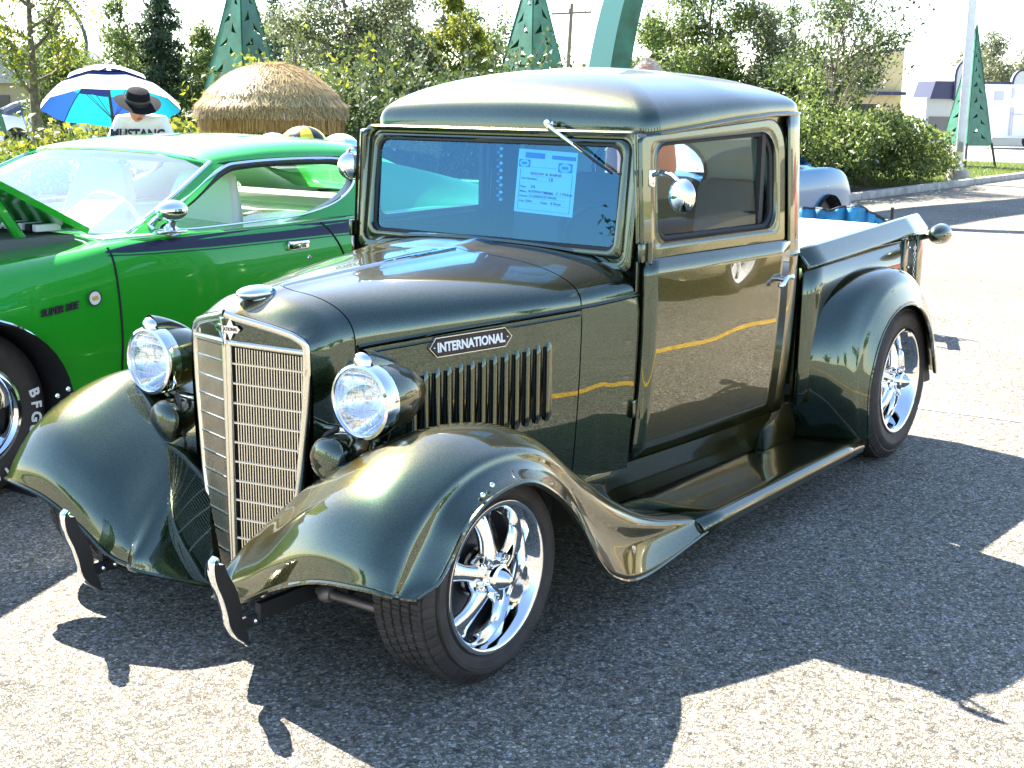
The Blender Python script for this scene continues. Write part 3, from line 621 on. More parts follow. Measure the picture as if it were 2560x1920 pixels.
for sg in (1, -1):
    make_wheel(truck, (0.0, sg * .795, FW), sg, FW, .202, .205, "front_wheel"); make_wheel(truck, (-2.905, sg * .815, RW), sg, RW, .226, .25, "rear_wheel")

# ---- cab: doors, pillars, roof, rear wall
D0, D1 = -.985, -1.925          # door front and rear
ZB, ZT = .37, 1.43
def door_fn(off=0.):
    return lambda u, v, w_=0: (-u, Wd(-u, v) + off - (w_ if w_ else 0), v)
def ring_panel(name, inner, outer, m, parent, fn, rings=4, smooth=True, bulge=None, sharp=50):
    """sheet between two outlines with the same number of points"""
    G = [[fn(lerp(a[0], b[0], r / rings), lerp(a[1], b[1], r / rings)) + () for a, b in zip(inner, outer)] for r in range(rings + 1)]
    if bulge:
        G = [[(p[0], p[1] + bulge(r / rings), p[2]) for p in row] for r, row in enumerate(G)]
    return MB().grid(G, closed_v=True).build(name, m, parent, smooth, sharp=sharp)
# u = -x ; window opening
def ztop(u): return interp(u, [1.0, 1.25, 1.5, 1.72, 1.925], [1.418, 1.455, 1.475, 1.485, 1.47])
win_in = rrect(1.085, 1.835, 1.088, 1.395, (.055, .07, .10, .06), 6)
win_in = [(u, v + (interp(u, [1.08, 1.84], [0, .030]) if v > 1.25 else 0)) for u, v in win_in]
door_up = rrect(.982, 1.920, 1.028, 1.43, (.004, .004, .12, .02), 6)
door_up = [(u, v + (interp(u, [1.0, 1.5, 1.92], [-.012, .038, .045]) if v > 1.3 else 0)) for u, v in door_up]
bul = lambda r: .012 * math.sin(min(r * 1.6, 1) * PI / 2) - .0 if r < .55 else .012
o = ring_panel("door_frame", win_in, door_up, GR, truck, door_fn(0.), 8, bulge=lambda r: (.0 if r == 0 else (.010 if r < .2 else .004 if r < .35 else .010)) - .012 * (r == 0), sharp=60)
solidify_apply(o, .03, 1.); mirror_y(o)
# lower door
G = [[(-u, Wd(-u, v) + .010, v) for v in np.linspace(ZB + .005, 1.028, 14)] for u in np.linspace(.982, 1.920, 14)]
dr = MB().grid(G, flip=True).build("door", GR, truck); solidify_apply(dr, .02, 1.); drr = mirror_y(dr)
# beads of the belt moulding, one pair over the door, the other round the rear of the cab
for sg in (1, -1):
    m_ = MB()
    for z, r in ((1.024, .0075), (1.006, .005), (.925, .0065), (.908, .0045)):
        m_.tube([(-u, sg * (Wd(-u, z) + .011), z) for u in np.linspace(.990, 1.916, 12)], r, 8)
    m_.grid([[(-u, sg * (Wd(-u, .965) + .011 + .010 * math.cos(q)), .966 + .036 * math.sin(q)) for q in np.linspace(-PI / 2, PI / 2, 9)] for u in np.linspace(.990, 1.916, 12)], flip=sg > 0)
    m_.build("belt_moulding", GR, truck)
# body frame seen in the gaps
for sg in (1, -1):
    bf = MB()
    bf.grid([[(-u, sg * (Wd(-u, v) - .010), v) for v in np.linspace(ZB, 1.03, 6)] for u in np.linspace(.965, 1.99, 6)], flip=sg > 0)
    bf.grid([[(-u, sg * (Wd(-u, v) - .010), v) for v in np.linspace(1.03, 1.40, 4)] for u in (.992, 1.05)], flip=sg > 0)
    bf.grid([[(-u, sg * (Wd(-u, v) - .012), v) for v in np.linspace(1.05, 1.50, 4)] for u in (1.89, 1.96)], flip=sg > 0)
    bf.grid([[(-u, sg * (Wd(-u, v) - .012), v) for v in np.linspace(-.02, .02, 2) + ztop(u)] for u in np.linspace(1.10, 1.94, 8)], flip=sg > 0)
    bf.build("door_gap", M_BLACK, truck)
# front pillar strip between windscreen frame and door
fp = MB().grid([[(-u, Wd(-u, v) + (.004 if u > .97 else .0), v) for v in np.linspace(.93, 1.425, 9)] for u in (.962, .972, .981)], flip=True).build("front_pillar", GR, truck); mirror_y(fp)
# rear corner swept round to the back wall
def plan(t):
    P_ = [(1.928, 1.0), (1.98, 1.0), (2.04, .985), (2.085, .93), (2.10, .83), (2.105, .6), (2.105, .36)]
    i = min(int(t), len(P_) - 2); f = t - i; return lerp(P_[i][0], P_[i + 1][0], f), lerp(P_[i][1], P_[i + 1][1], f)
pl_ = cr1([(1.928, 1.0), (1.985, 1.0), (2.04, .985), (2.085, .93), (2.10, .83), (2.105, .6), (2.105, .36)], 4)
G = [[(-p[0] + .0, p[1] * (Wd(-1.95, v) + .008), v) for v in np.linspace(.36, 1.492, 20)] for p in pl_]
rc = MB().grid(G, flip=True).build("cab_corner", GR, truck); solidify_apply(rc, .01, 1.); mirror_y(rc)
m_ = MB()
for z, r in ((1.024, .0075), (.925, .0065), (.975, .014)):
    for sg in (1, -1): m_.tube([(-p[0] - (.0 if i < 8 else .004), sg * p[1] * (Wd(-1.95, z) + .011), z) for i, p in enumerate(pl_)], r, 8)
m_.build("corner_moulding", GR, truck)
# back wall with its oval window
oval = [(.30 * math.cos(a), 1.262 + .145 * math.sin(a)) for a in np.linspace(0, 2 * PI, 36, endpoint=False)]
outr = []
for a in np.linspace(0, 2 * PI, 36, endpoint=False):
    c_, s_ = math.cos(a), math.sin(a); k = 1 / max(abs(c_) / .26, abs(s_) / .27); k2 = min(k, 9)
    outr.append((.25 * 1. * max(-1, min(1, c_ / max(abs(c_), abs(s_)))), 1.255 + .27 * max(-1, min(1, s_ / max(abs(c_), abs(s_))))))
bw = holed([(-.30, .36), (.30, .36), (.30, 1.50), (-.30, 1.50)], [[(p[0] * .9, p[1]) for p in oval]], GR, "cab_back", truck, lambda u, v, w_: (-2.107 - w_, u, v), .008)
MB().grid([[(-2.105, r * .28 * math.cos(a), 1.262 + r * .145 * math.sin(a)) for a in np.linspace(0, 2 * PI, 25)] for r in (0.001, 1)]).build("rear_window", M_SIDEGL, truck)
# inner trim: grey cloth
CL = mat("grey_headlining", (.42, .46, .47), .9, bump=.2, bscale=500)
holed([(-.62, .40), (.62, .40), (.60, 1.46), (.52, 1.54), (-.52, 1.54), (-.60, 1.46)], [[(p[0] * .88, p[1]) for p in oval]], CL, "rear_trim", truck, lambda u, v, w_: (-2.06 + w_, u, v), .01)
for sg in (1, -1):
    MB().tube([(-2.055, sg * 0 + .265 * math.cos(a), 1.262 + .142 * math.sin(a)) for a in np.linspace(0, 2 * PI, 33)], .008, 6).build("window_seal", M_RUBBER, truck) if sg > 0 else None
# roof: rings of a rounded cap
RX0, RX1 = -1.062, -2.112; RXC = (RX0 + RX1) / 2
def _outline():
    yw_ = lambda X: interp(-X, [1.06, 1.3, 1.7, 2.1], [.592, .622, .652, .660]); P_ = []
    P_ += [(lerp(RXC, RX1 + .13, k / 8), None) for k in range(9)] + [(RX1 + .13 - .13 * math.sin(a), -.13 + .13 * math.cos(a)) for a in np.linspace(0.15, PI / 2, 9)] + [(RX1, lerp(.53, 0, k / 8) ) for k in range(1, 9)]
    half = []
    for i, (x, d) in enumerate(P_):
        half.append((x, yw_(x)) if d is None else ((x, yw_(x) + d) if i < 18 else (x, d)))
    front = [(lerp(RXC, RX0 - .05, k / 8), None) for k in range(1, 9)] + [(RX0 - .05 + .05 * math.sin(a), -.05 + .05 * math.cos(a)) for a in np.linspace(.15, PI / 2, 7)] + [(RX0 + .012 * (k / 8), lerp(.54, 0, k / 8)) for k in range(1, 9)]
    fh = []
    for i, (x, d) in enumerate(front): fh.append((x, yw_(x)) if d is None else ((x, yw_(x) + d) if i < 15 else (x, d)))
    top = fh[::-1] + half          # from front centre round the left side to rear centre
    return top + [(x, -y) for x, y in top[-2:0:-1]]
ROOF_O = _outline(); NRO = len(ROOF_O)
def zgut(x): return interp(-x, [1.06, 1.12, 1.3, 1.55, 1.8, 2.0, 2.1], [1.440, 1.446, 1.464, 1.488, 1.505, 1.510, 1.510])
def ztopc(x): return interp(-x, [1.06, 1.25, 1.6, 1.9, 2.1], [1.615, 1.630, 1.652, 1.648, 1.638])
ring_r = [0, .15, .3, .45, .58, .7, .79, .86, .91, .95, .975, .99, .998, 1.0]
G = []
for r in ring_r:
    row = []
    for X_, Y_ in ROOF_O:
        xx = RXC + (X_ - RXC) * r; yy = Y_ * r; zg = zgut(X_); h = (1 - r ** 3.0) ** (1 / 2.6)
        row.append((xx, yy, lerp(zg, ztopc(xx) - .045 * (yy / .62) ** 2, h)))
    G.append(row)
# drip moulding and short skirt under the roof edge
def out_ring(dx, dz): 
    row = []
    for X_, Y_ in ROOF_O:
        row.append((RXC + (X_ - RXC) * (1 + dx / .5), Y_ * (1 + dx / .6), zgut(X_) + dz))
    return row
G.append(out_ring(.000, -.010)); G.append(out_ring(.010, -.013)); G.append(out_ring(.012, -.020)); G.append(out_ring(.006, -.026)); G.append(out_ring(-.010, -.026)); G.append(out_ring(-.014, -.060)); 
rf = MB().grid(G, closed_v=True, flip=False).build("roof", GR, truck, sharp=65)
hl = MB().grid([[(RXC + (X_ - RXC) * r * .94, Y_ * r * .93, lerp(1.40, 1.585, (1 - r ** 4) ** .5)) for X_, Y_ in ROOF_O] for r in (0, .5, .8, .93, 1.)], closed_v=True).build("headlining", CL, truck)
# side door glass and its black seal
for sg in (1, -1):
    gl = MB().grid([[(-u, sg * (Wd(-u, v) - .022), v) for v in np.linspace(1.07, 1.44, 4)] for u in np.linspace(1.07, 1.85, 5)], flip=sg > 0).build("door_window", M_SIDEGL, truck)
    win_s = cr1([(u, v, 0) for u, v in win_in], 1, True)
    MB().tube([(-p[0], sg * (Wd(-p[0], p[1]) - .010), p[1]) for p in win_s] + [(-win_s[0][0], sg * (Wd(-win_s[0][0], win_s[0][1]) - .010), win_s[0][1])], .011, 6).build("window_seal", M_RUBBER, truck)
    MB().box((-1.775, sg * .635, 1.25), (.030, .02, .36)).build("window_channel", M_RUBBER, truck, False)
# windscreen
ws_o = rrect(-.592, .592, .985, 1.436, (.03, .03, .035, .035), 6); ws_i = rrect(-.522, .522, 1.052, 1.388, (.035, .035, .045, .045), 6)
def arch_low(p, k=1.):   # lower edge bows up in the middle
    return (p[0], p[1] + (.030 * (1 - (p[0] / .6) ** 2) * k if p[1] < 1.2 else 0))
ws_o = [arch_low(p, 1.) for p in ws_o]; ws_i = [arch_low(p, .55) for p in ws_i]
def wsx(v): return lerp(-.975, -1.018, (v - 1.0) / .44)
mid = [(lerp(a[0], b[0], .5), lerp(a[1], b[1], .5)) for a, b in zip(ws_i, ws_o)]
G = [[(wsx(b[1]) + .0 + d, b[0] * lerp(a, 1, 0) if False else lerp(i_[0], b[0], a), lerp(i_[1], b[1], a)) for i_, b in zip(ws_i, ws_o)] for a, d in ((0, -.010), (.06, .012), (.22, .016), (.38, .012), (.45, .002), (.55, .002), (.60, .014), (.85, .018), (.97, .012), (1., -.03))]
MB().grid(G, closed_v=True).build("windshield_frame", GR, truck, sharp=45)
MB().tube([(wsx(p[1]) + .002, p[0], p[1]) for p in ws_i] + [(wsx(ws_i[0][1]) + .002, *ws_i[0])], .007, 6).build("windshield_seal", M_RUBBER, truck)
MB().grid([[(wsx(v) - .002, y, v) for v in (1.04, 1.395)] for y in (-.53, .53)], flip=True).build("windshield", M_TINT, truck, False)
# cowl top filler between hood and glass, three stepped beads
m_ = MB()
for dz, dx, r in ((0, 0, .012), (-.016, .022, .009), (-.030, .042, .007)):
    m_.tube([(-.965 + dx - .012 * (y / .6) ** 2, y, 1.022 + dz + .033 * (1 - (y / .6) ** 2) - .085 * max(0, abs(y) - .47) / .13) for y in np.linspace(-.60, .60, 25)], r, 8)
m_.build("cowl_bead", GR, truck)
# wiper
wp = MB(); wp.box((-1.030, .224, 1.450), (.028, .034, .020), b=.005); wp.lathe([(0, -.01), (.012, -.01), (.012, .012), (0, .014)], 14, T(-1.018, .224, 1.453, 0, R(90)))
wp.tube([(-.998, .228, 1.450), (-.990, .30, 1.410), (-.985, .385, 1.364)], [.008, .0065, .005], 8, flat=.7)
w_ = wp.build("windshield_wiper", M_CHROME, truck)
MB().tube([(-.987, .345, 1.390), (-.984, .42, 1.343), (-.982, .50, 1.300)], .0045, 6).build("wiper_blade", M_RUBBER, w_)
# round door mirror
mr = MB(); mr.box((-1.004, .634, 1.290), (.022, .016, .055), b=.004); mr.tube(cr1([(-1.0, .640, 1.300), (-.985, .68, 1.312), (-.955, .735, 1.305), (-.93, .775, 1.285), (-.925, .795, 1.262)], 5), .0075, 8)
mo = mr.build("mirror_bracket", M_CHROME, truck)
Mm = frame((-.905, .800, 1.248), (.25, 1, 0), (0, 0, 1), (1, -.25, 0))
MB().lathe([(0, .024), (.02, .0225), (.038, .017), (.050, .008), (.053, 0), (.051, -.004), (.046, -.006), (0, -.007)], 36, Mm).build("door_mirror", M_CHROME, truck, sharp=50)
MB().lathe([(0, .024), (.02, .0225), (.038, .017), (.050, .008), (.053, 0), (.051, -.004), (.046, -.006), (0, -.007)], 36, frame((-.985, -.640, 1.282), (.75, -.66, 0), (0, 0, 1), (.66, .75, 0))).build("door_mirror", M_CHROME, truck, sharp=50)
MB().tube(cr1([(-1.005, -.612, 1.325), (-.985, -.625, 1.350), (-.975, -.645, 1.340), (-.980, -.650, 1.30)], 5), .0075, 8).build("mirror_bracket", M_CHROME, truck)
# paper sheet behind the windscreen with the entry form
def paper(parent, M0, car, year, make, model, owner, city, club, w=.215, h=.29):
    s = w / .215; p = MB().box((0, 0, -.0006), (w, .30 * s, .0012)).build("entry_sheet", mat("sheet_paper", (.78, .86, .86), .8), parent, False); p.matrix_basis = M0 @ Matrix.Scale(h / (.30 * s), 4, (0, 1, 0))
    ink = mat("printed_ink", (.03, .04, .07), .7); red = mat("red_ink", (.45, .03, .05), .7); blu = mat("blue_print", (.03, .20, .36), .7)
    def bar(x0, y0, x1, y1, t=.0012, m_=ink): MB().box(((x0 + x1) / 2, (y0 + y1) / 2, .0006), (abs(x1 - x0) + t, abs(y1 - y0) + t, .0006)).build("ruled_line", m_, p, False)
    s = w / .215
    MB().box((-.045 * s, .122 * s, .0008), (.072 * s, .026 * s, .0006)).build("printed_band", blu, p, False); MB().box((.06 * s, .120 * s, .0008), (.085 * s, .018 * s, .0006)).build("printed_band", blu, p, False)
    for x, y, r in ((-.082, .083, .020), (.068, .075, .024)):
        MB().box((x * s, y * s, .0007), (r * 2.1 * s, r * 1.8 * s, .0005)).build("badge_ground", blu, p, False)
        MB().lathe([(0, .0018), (r * .86 * s, .0018), (r * .86 * s, 0)], 24, T(x * s, y * s, 0)).build("badge_disc", mat("badge_pale", (.45, .75, .82), .7), p)
        MB().box((x * s, y * s, .0022), (r * .9 * s, r * .5 * s, .0006)).build("badge_mark", blu, p, False)
    for a in ((-.095, -.135, .095, -.135), (-.095, -.135, -.095, .055), (.095, -.135, .095, .045), (-.055, .068, .035, .068)): bar(*[q * s for q in a])
    text("sheet_heading", "SHOW & SHINE", .0165 * s, T(0, .037 * s, .001), red, p, .0003, sx=1.0, off=.0003 * s); bar(-.048 * s, .026 * s, .05 * s, .026 * s, .0008, red)
    for tx, x, y, z in (("Car Number:", -.090, .012, .0135), (car, .010, .014, .022), ("Year:", -.092, -.028, .0135), (year, -.052, -.026, .020), ("Make:", -.092, -.050, .0135), (make, -.060, -.048, .0145), ("Model:", -.002, -.050, .0155), (model, .042, -.048, .0165), ("Owner:", -.092, -.072, .0135), (owner, -.055, -.070, .0155), ("City:", -.092, -.096, .0135), (city, -.066, -.094, .016), ("Club:", -.012, -.098, .0155), (club, .026, -.096, .0165)):
        text("sheet_writing", tx, z * s, T(x * s, y * s, .001), red if tx == car else ink, p, .0003, align='LEFT', sx=.82, off=.0002 * s)
    for y, x0, x1 in ((.004, -.035, .03), (-.058, -.065, .09), (-.080, -.06, .08), (-.104, -.07, -.02), (-.106, .02, .09)): bar(x0 * s, y * s, x1 * s, y * s, .0006)
    return p
X_ = Vector((0, 1, -.035)); N_ = Vector((1, 0, .08)); paper(truck, frame((-1.02, .213, 1.257), X_, N_.cross(X_), N_), "18", "34", "INTERNATIONAL", "C 1 Pickup", "CLARENCE HINSE", "Edm", "B Boys", .240, .212)
# beads hanging from the inside mirror
im = MB().box((-1.06, .02, 1.405), (.02, .13, .035), b=.008).build("inside_mirror", M_CHROME, truck)
for k in range(16):
    c_ = [(.5, .05, .1), (.7, .8, .85), (.1, .25, .55), (.6, .62, .65)][k % 4]
    MB().ball((-1.055, -.005 + (.006 if k % 2 else -.006), 1.375 - .0125 * k), .0065, 8, 6).build("bead", mat("bead_%d" % (k % 4), c_, .2), im)
# interior: dash, wheel, bench
DK = mat("dark_seat_cloth", (.025, .027, .03), .8); GY = mat("grey_seat_cloth", (.10, .115, .13), .8)
MB().box((-1.07, 0, .985), (.16, 1.10, .09), b=.03).build("dashboard", mat("dash_grey", (.12, .13, .13), .6), truck)
sw = MB().tube([(-1.26 + .07 * math.sin(a) * .6, .33 + .19 * math.cos(a), 1.01 + .17 * math.sin(a)) for a in np.linspace(0, 2 * PI, 33)], .012, 8); sw.tube([(-1.26, .33, 1.01), (-1.12, .33, .93)], .02, 8); sw.tube([(-1.26, .15, 1.01), (-1.26, .51, 1.01)], .01, 6); sw.build("steering_wheel", M_RUBBER, truck)
be = MB(); be.box((-1.70, 0, .66), (.52, 1.14, .18), b=.05); be.build("seat", DK, truck)
for y0, w__, mm in ((-.43, .26, GY), (0.0, .58, DK), (.43, .26, GY)):
    b_ = MB().box((0, 0, 0), (.14, w__, .64), b=.045).build("backrest", mm, truck); b_.location = (-1.92, y0, .925); b_.rotation_euler = (0, R(-9), 0)
MB().grid([[(-1.0 - .0, y, z) for z in (.35, .98)] for y in (-.55, .55)]).build("firewall", M_DARK, truck); MB().box((-1.55, 0, .40), (1.05, 1.15, .03)).build("cab_floor", M_DARK, truck)
# door hardware
dh = MB(); Md = frame((-1.845, Wd(-1.845, .9) + .010, .895), (-1, 0, .0), (0, 0, 1), (0, 1, 0))
dh.lathe([(0, .012), (.018, .010), (.022, .004), (.022, 0)], 24, Md @ Matrix.Scale(1.5, 4, (0, 1, 0))); dh.tube([(-1.845, .69, .895), (-1.845, .725, .893)], .010, 10)
dh.tube(cr1([(-1.80, .722, .872), (-1.83, .728, .880), (-1.86, .728, .897), (-1.895, .726, .900), (-1.92, .724, .892)], 5), [.004] + [.009] * 6 + [.008] * 8 + [.0095] * 5 + [.006], 8)
o = dh.build("door_handle", M_CHROME, truck); mirror_y(o)
for z in (1.055, .545):
    hg = MB(); hg.box((-.985, Wd(-1., z) + .014, z), (.055, .016, .060), b=.004); hg.tube([(-.998, Wd(-1., z) + .026, z - .034), (-.998, Wd(-1., z) + .026, z + .034)], .010, 12); o = hg.build("door_hinge", GR if z > 1 else M_GREEN, truck); mirror_y(o)

# ---- pickup bed
bs = MB(); bs.grid([[(x, .672 + .012 * (i > 0) * 0, z) for i, z in enumerate(np.linspace(.36, .93, 5))] for x in np.linspace(-2.11, -3.36, 8)], flip=True)
o = bs.build("bed_side", GR, truck); solidify_apply(o, .015, 1.); mirror_y(o)
def rz_(x): return lerp(.935, .998, (-x - 2.10) / 1.34)
rl = MB(); G = []
for x in np.linspace(-2.10, -3.44, 8):
    z = rz_(x); G.append([(x, .618, z + .036), (x, .640, z + .040), (x, .655, z + .037), (x, .700, z - .018), (x, .703, z - .028), (x, .698, z - .034), (x, .680, z - .032)])
rl.grid(G, flip=True); o = rl.build("bed_rail", GR, truck, sharp=25); solidify_apply(o, .006, 1.); mirror_y(o)
for sg in (1, -1): MB().prism([(.618, rz_(-2.1) + .036), (.655, rz_(-2.1) + .037), (.701, rz_(-2.1) - .018), (.680, rz_(-2.1) - .034), (.618, rz_(-2.1) - .02)], 0, .01, frame((-2.108, 0, 0), (0, sg, 0), (0, 0, 1), (sg * -1, 0, 0))).build("rail_end", GR, truck, False)
cv = MB(); cv.grid([[(x, y, rz_(x) - .018 + .006 * (1 - (y / .62) ** 2)) for y in np.linspace(-.618, .618, 9)] for x in np.linspace(-2.12, -3.40, 8)], flip=True)
o = cv.build("bed_cover", mat("white_cover_vinyl", (.80, .80, .80), .45, bump=.05, bscale=40), truck)
MB().box((-2.125, 0, .64), (.02, 1.32, .56)).build("bed_bulkhead", GR, truck, False)
MB().box((-2.75, 0, .42), (1.28, 1.30, .04)).build("bed_floor", M_DARK, truck, False)
tg = MB().box((-3.42, 0, .66), (.03, 1.30, .62), b=.01).build("tailgate", GR, truck)
for sg in (1, -1):
    MB().box((-3.20, sg * .685, .66), (.05, .024, .56), b=.006).build("stake_pocket", GR, truck); MB().box((-3.375, sg * .685, .66), (.075, .030, .58), b=.006).build("corner_post", GR, truck)
    tl = MB(); Mt = frame((-3.36, sg * .785, .955), (0, 1, 0), (0, 0, 1), (1, 0, 0)); tl.lathe([(0, .085), (.018, .078), (.034, .055), (.044, .02), (.047, -.01), (.046, -.03)], 28, Mt); tl.tube([(-3.37, sg * .70, .935), (-3.365, sg * .76, .950)], .014, 10)
    o = tl.build("tail_light", GR, truck); MB().lathe([(.046, -.03), (.048, -.036), (.044, -.042)], 28, Mt).build("tail_light_rim", M_CHROME, o); MB().lathe([(.044, -.040), (.03, -.05), (0, -.055)], 28, Mt).build("tail_light_lens", mat("red_lens", (.5, .01, .01), .15), o)
# chain on the tailgate
z = .905
for k in range(22):
    l_ = MB().tube([(.0048 * math.cos(a), 0, .009 * math.sin(a)) for a in np.linspace(0, 2 * PI, 11)], .0018, 5).build("chain_link", M_CHROME, truck) if k == 0 else again(l_, truck)
    l_.location = (-3.29 + .003 * math.sin(k), .702, z - .0135 * k); l_.rotation_euler = (0, 0, R(90) * (k % 2) + .3)
for k in range(4): MB().ball((-3.22, .700, .90 - .09 * k), .006, 8, 6).build("bed_bolt", M_CHROME, truck)
lic = MB().box((-3.45, 0, .45), (.01, .3, .15)).build("number_plate", M_WHITE, truck, False)
# ------------------------------------------------------------------ generic pieces for the other cars
def body_loft(name, stn, m, parent, arches, sub=5):
    """stn: list of (x, [(y, z) from top centre to bottom centre]); closed solid, wheel arches cut out"""
    P_ = [[(x, y, z) for y, z in pr] for x, pr in stn]; G = patch(P_, sub, 4); nv = len(G[0])
    full = [[(x, y, z) for x, y, z in r] + [(x, -y, z) for x, y, z in r[-2:0:-1]] for r in G]
    mb = MB().grid(full, closed_v=True); n = len(full[0]); mb.f.append(tuple(range(n))); mb.f.append(tuple(len(full) * n - 1 - k for k in range(n)))
    o = mb.build(name, m, parent, sharp=35, weld=True)
    if arches:
        cut = []
        for ax_, az, ar_, w0, w1 in arches:
            for sg in (1, -1):
                c = MB().lathe([(0, -.25), (ar_, -.25), (ar_, .25), (0, .25)], 56, T(ax_, sg * (w0 + .02), az, R(90))); cut.append(c.build("cutter", None, parent, False, weld=True))
        boolean(o, cut); o.data.polygons.foreach_set("use_smooth", [True] * len(o.data.polygons)); o.data.set_sharp_from_angle(angle=R(35))
    return o
def plain_wheel(parent, c, sg, Rt, Rr, wt, rim_m, name="wheel", letters=None, spokes=5):
    w = bpy.data.objects.new(name, None); link(w, parent); w.matrix_basis = frame(c, (1, 0, 0), (0, 0, 1), (0, -1, 0)) if sg > 0 else frame(c, (-1, 0, 0), (0, 0, 1), (0, 1, 0))
    s_ = Rt - Rr; MB().lathe([(Rr - .01, wt - .02), (Rt - s_ * .5, wt), (Rt - .01, wt - .02), (Rt, wt - .04), (Rt, wt * .5), (Rt, .04), (Rt - .012, .016), (Rt - .04, .002), (Rr + s_ * .5, -.006), (Rr + .015, .002), (Rr, .012), (Rr - .01, .03)], 72).build("tyre", M_TYRE, w)
    MB().lathe([(Rr - .004, .02), (Rr + .004, .008), (Rr + .004, -.002), (Rr - .006, -.002), (Rr - .015, .012), (Rr - .024, .02), (Rr - .03, .06), (Rr - .035, wt - .03)], 72).build("rim", rim_m, w, sharp=50)
    MB().lathe([(0, .10), (Rr - .03, .10)], 40).build("brake_backing", mat("brake_dark"), w)
    if spokes:
        mb = MB(); r0, r1 = .04, Rr - .02; G = []
        for t in np.linspace(0, 1, 8):
            r = lerp(r0, r1, t); hw = lerp(.036, .062, t); zf = lerp(.02, .05, t); G.append([(r, -hw, zf + .02), (r, -hw * .8, zf), (r, 0, zf - .006), (r, hw * .8, zf), (r, hw, zf + .02)])
        s0 = mb.grid(G).build("spoke", rim_m, w)
        for k in range(spokes): q = s0 if k == 0 else again(s0, w); q.rotation_euler = (0, 0, 2 * PI * k / spokes + .3)
    MB().lathe([(.055, .05), (.052, .01), (.03, 0), (0, -.003)], 32).build("hub_cap", rim_m, w)
    if letters:
        tx, r_, a0, da, size = letters
        for k, ch in enumerate(tx):
            a = a0 + da * k; px, py = r_ * math.cos(a), r_ * math.sin(a)
            text("raised_letter", ch, size, frame((px, py, -.0075 if sg > 0 else -.0075), (-math.sin(a), math.cos(a), 0), (math.cos(a), math.sin(a), 0), (0, 0, -1)), M_LETTER, w, .0015, off=.0018, sx=1.)
    return w
# ------------------------------------------------------------------ the bright green muscle car
gc = thing("muscle_car", "bright green 1970s two door muscle car with its hood up beside the pickup", "car", (-.03, -2.64, 0))
def gp(zd, hw, zs, w=1.): return [(0, zd), (.45, zd - .005), (hw - .10, zd - .025), (hw, zs), (.955 * w, zs - .08), (.985 * w, .62), (.975 * w, .44), (.93 * w, .24), (.60, .19), (0, .19)]
gst = [(1.02, [(0, .70), (.45, .69), (.60, .67), (.72, .60), (.78, .55), (.80, .48), (.78, .40), (.72, .30), (.5, .28), (0, .28)]),
       (.85, gp(.80, .80, .76, .93)), (.45, gp(.87, .85, .83, .97)), (0, gp(.91, .88, .865)), (-.45, gp(.935, .89, .90)), (-.75, gp(.955, .90, .935)), (-1.2, gp(.955, .90, .945)), (-1.7, gp(.955, .90, .95)), (-2.2, gp(.965, .90, .965)),
       (-2.7, gp(.975, .90, .975)), (-3.2, gp(.97, .88, .965)), (-3.7, gp(.95, .86, .94, .97)), (-4.1, gp(.92, .82, .90, .93)), (-4.22, [(0, .86), (.45, .85), (.62, .83), (.70, .78), (.74, .68), (.75, .58), (.74, .45), (.68, .32), (.5, .30), (0, .30)])]
gb = body_loft("body", gst, M_LIME, gc, [(0, .33, .375, .92, 0), (-2.92, .33, .375, .92, 0)])
from mathutils.bvhtree import BVHTree
def surf(o):
    t = BVHTree.FromPolygons([v.co for v in o.data.vertices], [p.vertices for p in o.data.polygons])
    def f(x, z):
        h = t.ray_cast(Vector((x, 3, z)), Vector((0, -1, 0))); return h[0].y if h[0] is not None else .9
    return f
gside = surf(gb)
def gside_old(x, z):  # half width of the side
    i = np.interp(-x, [-s[0] for s in gst], range(len(gst))); a, b = gst[int(i)][1], gst[min(int(i) + 1, len(gst) - 1)][1]; f = i - int(i)
    pr = [(lerp(p[0], q[0], f), lerp(p[1], q[1], f)) for p, q in zip(a, b)][3:8]; return float(np.interp(-z, [-p[1] for p in pr], [p[0] for p in pr]))
for ax_ in (0, -2.92):
    for sg in (1, -1):
        tr_ = MB().tube([(ax_ + .378 * math.cos(a), sg * (gside(ax_ + .378 * math.cos(a), .33 + .378 * math.sin(a)) + .004), .33 + .378 * math.sin(a)) for a in np.linspace(-.15, PI + .15, 30)], .007, 6).build("arch_trim", M_CHROME, gc)
        MB().lathe([(.37, -.3), (.37, .1)], 40, T(ax_, sg * .75, .33, R(90))).build("wheel_well", M_DARK, gc)
# engine bay, open hood
GX = -.72
eb = MB().box((-.12, 0, .885), (1.10, 1.36, .10)).build("engine_bay", mat("bay_grey", (.10, .11, .10), .5), gc, False)
for v in eb.data.vertices: v.co.z += .022 if v.co.z > .9 else 0
en = MB(); en.lathe([(0, .05), (.20, .05), (.22, .03), (.22, -.03), (0, -.03)], 36, T(-.10, 0, 1.05)); en.build("air_cleaner", M_CHROME, gc)
for k in range(12): MB().box((-.35 + .02 * k, .10 + .046 * k, .985 + .012 * (k % 3)), (.46, .016, .016), T(0, 0, 0, 0, 0, .02 * k)).build("engine_strut", M_CHROME if k % 2 else M_WHITE, gc, False)
for k in range(12): MB().box((-.60, .02 + .052 * k, .985), (.12, .030, .03), b=.004).build("cowl_vent", M_WHITE if k % 2 else M_DARK, gc, False)
hp = MB(); th_ = R(28)
def hoodp(u, y, d): return (GX + u * math.cos(th_) - d * math.sin(th_), y, .955 + u * math.sin(th_) + d * math.cos(th_))
hp.grid([[hoodp(u, y, .02 + .02 * math.cos(y * 1.8)) for y in np.linspace(-.70, .70, 11)] for u in np.linspace(0, 1.5, 8)]); hp.grid([[hoodp(u, y, 0) for y in np.linspace(-.70, .70, 11)] for u in np.linspace(0, 1.5, 8)], flip=True)
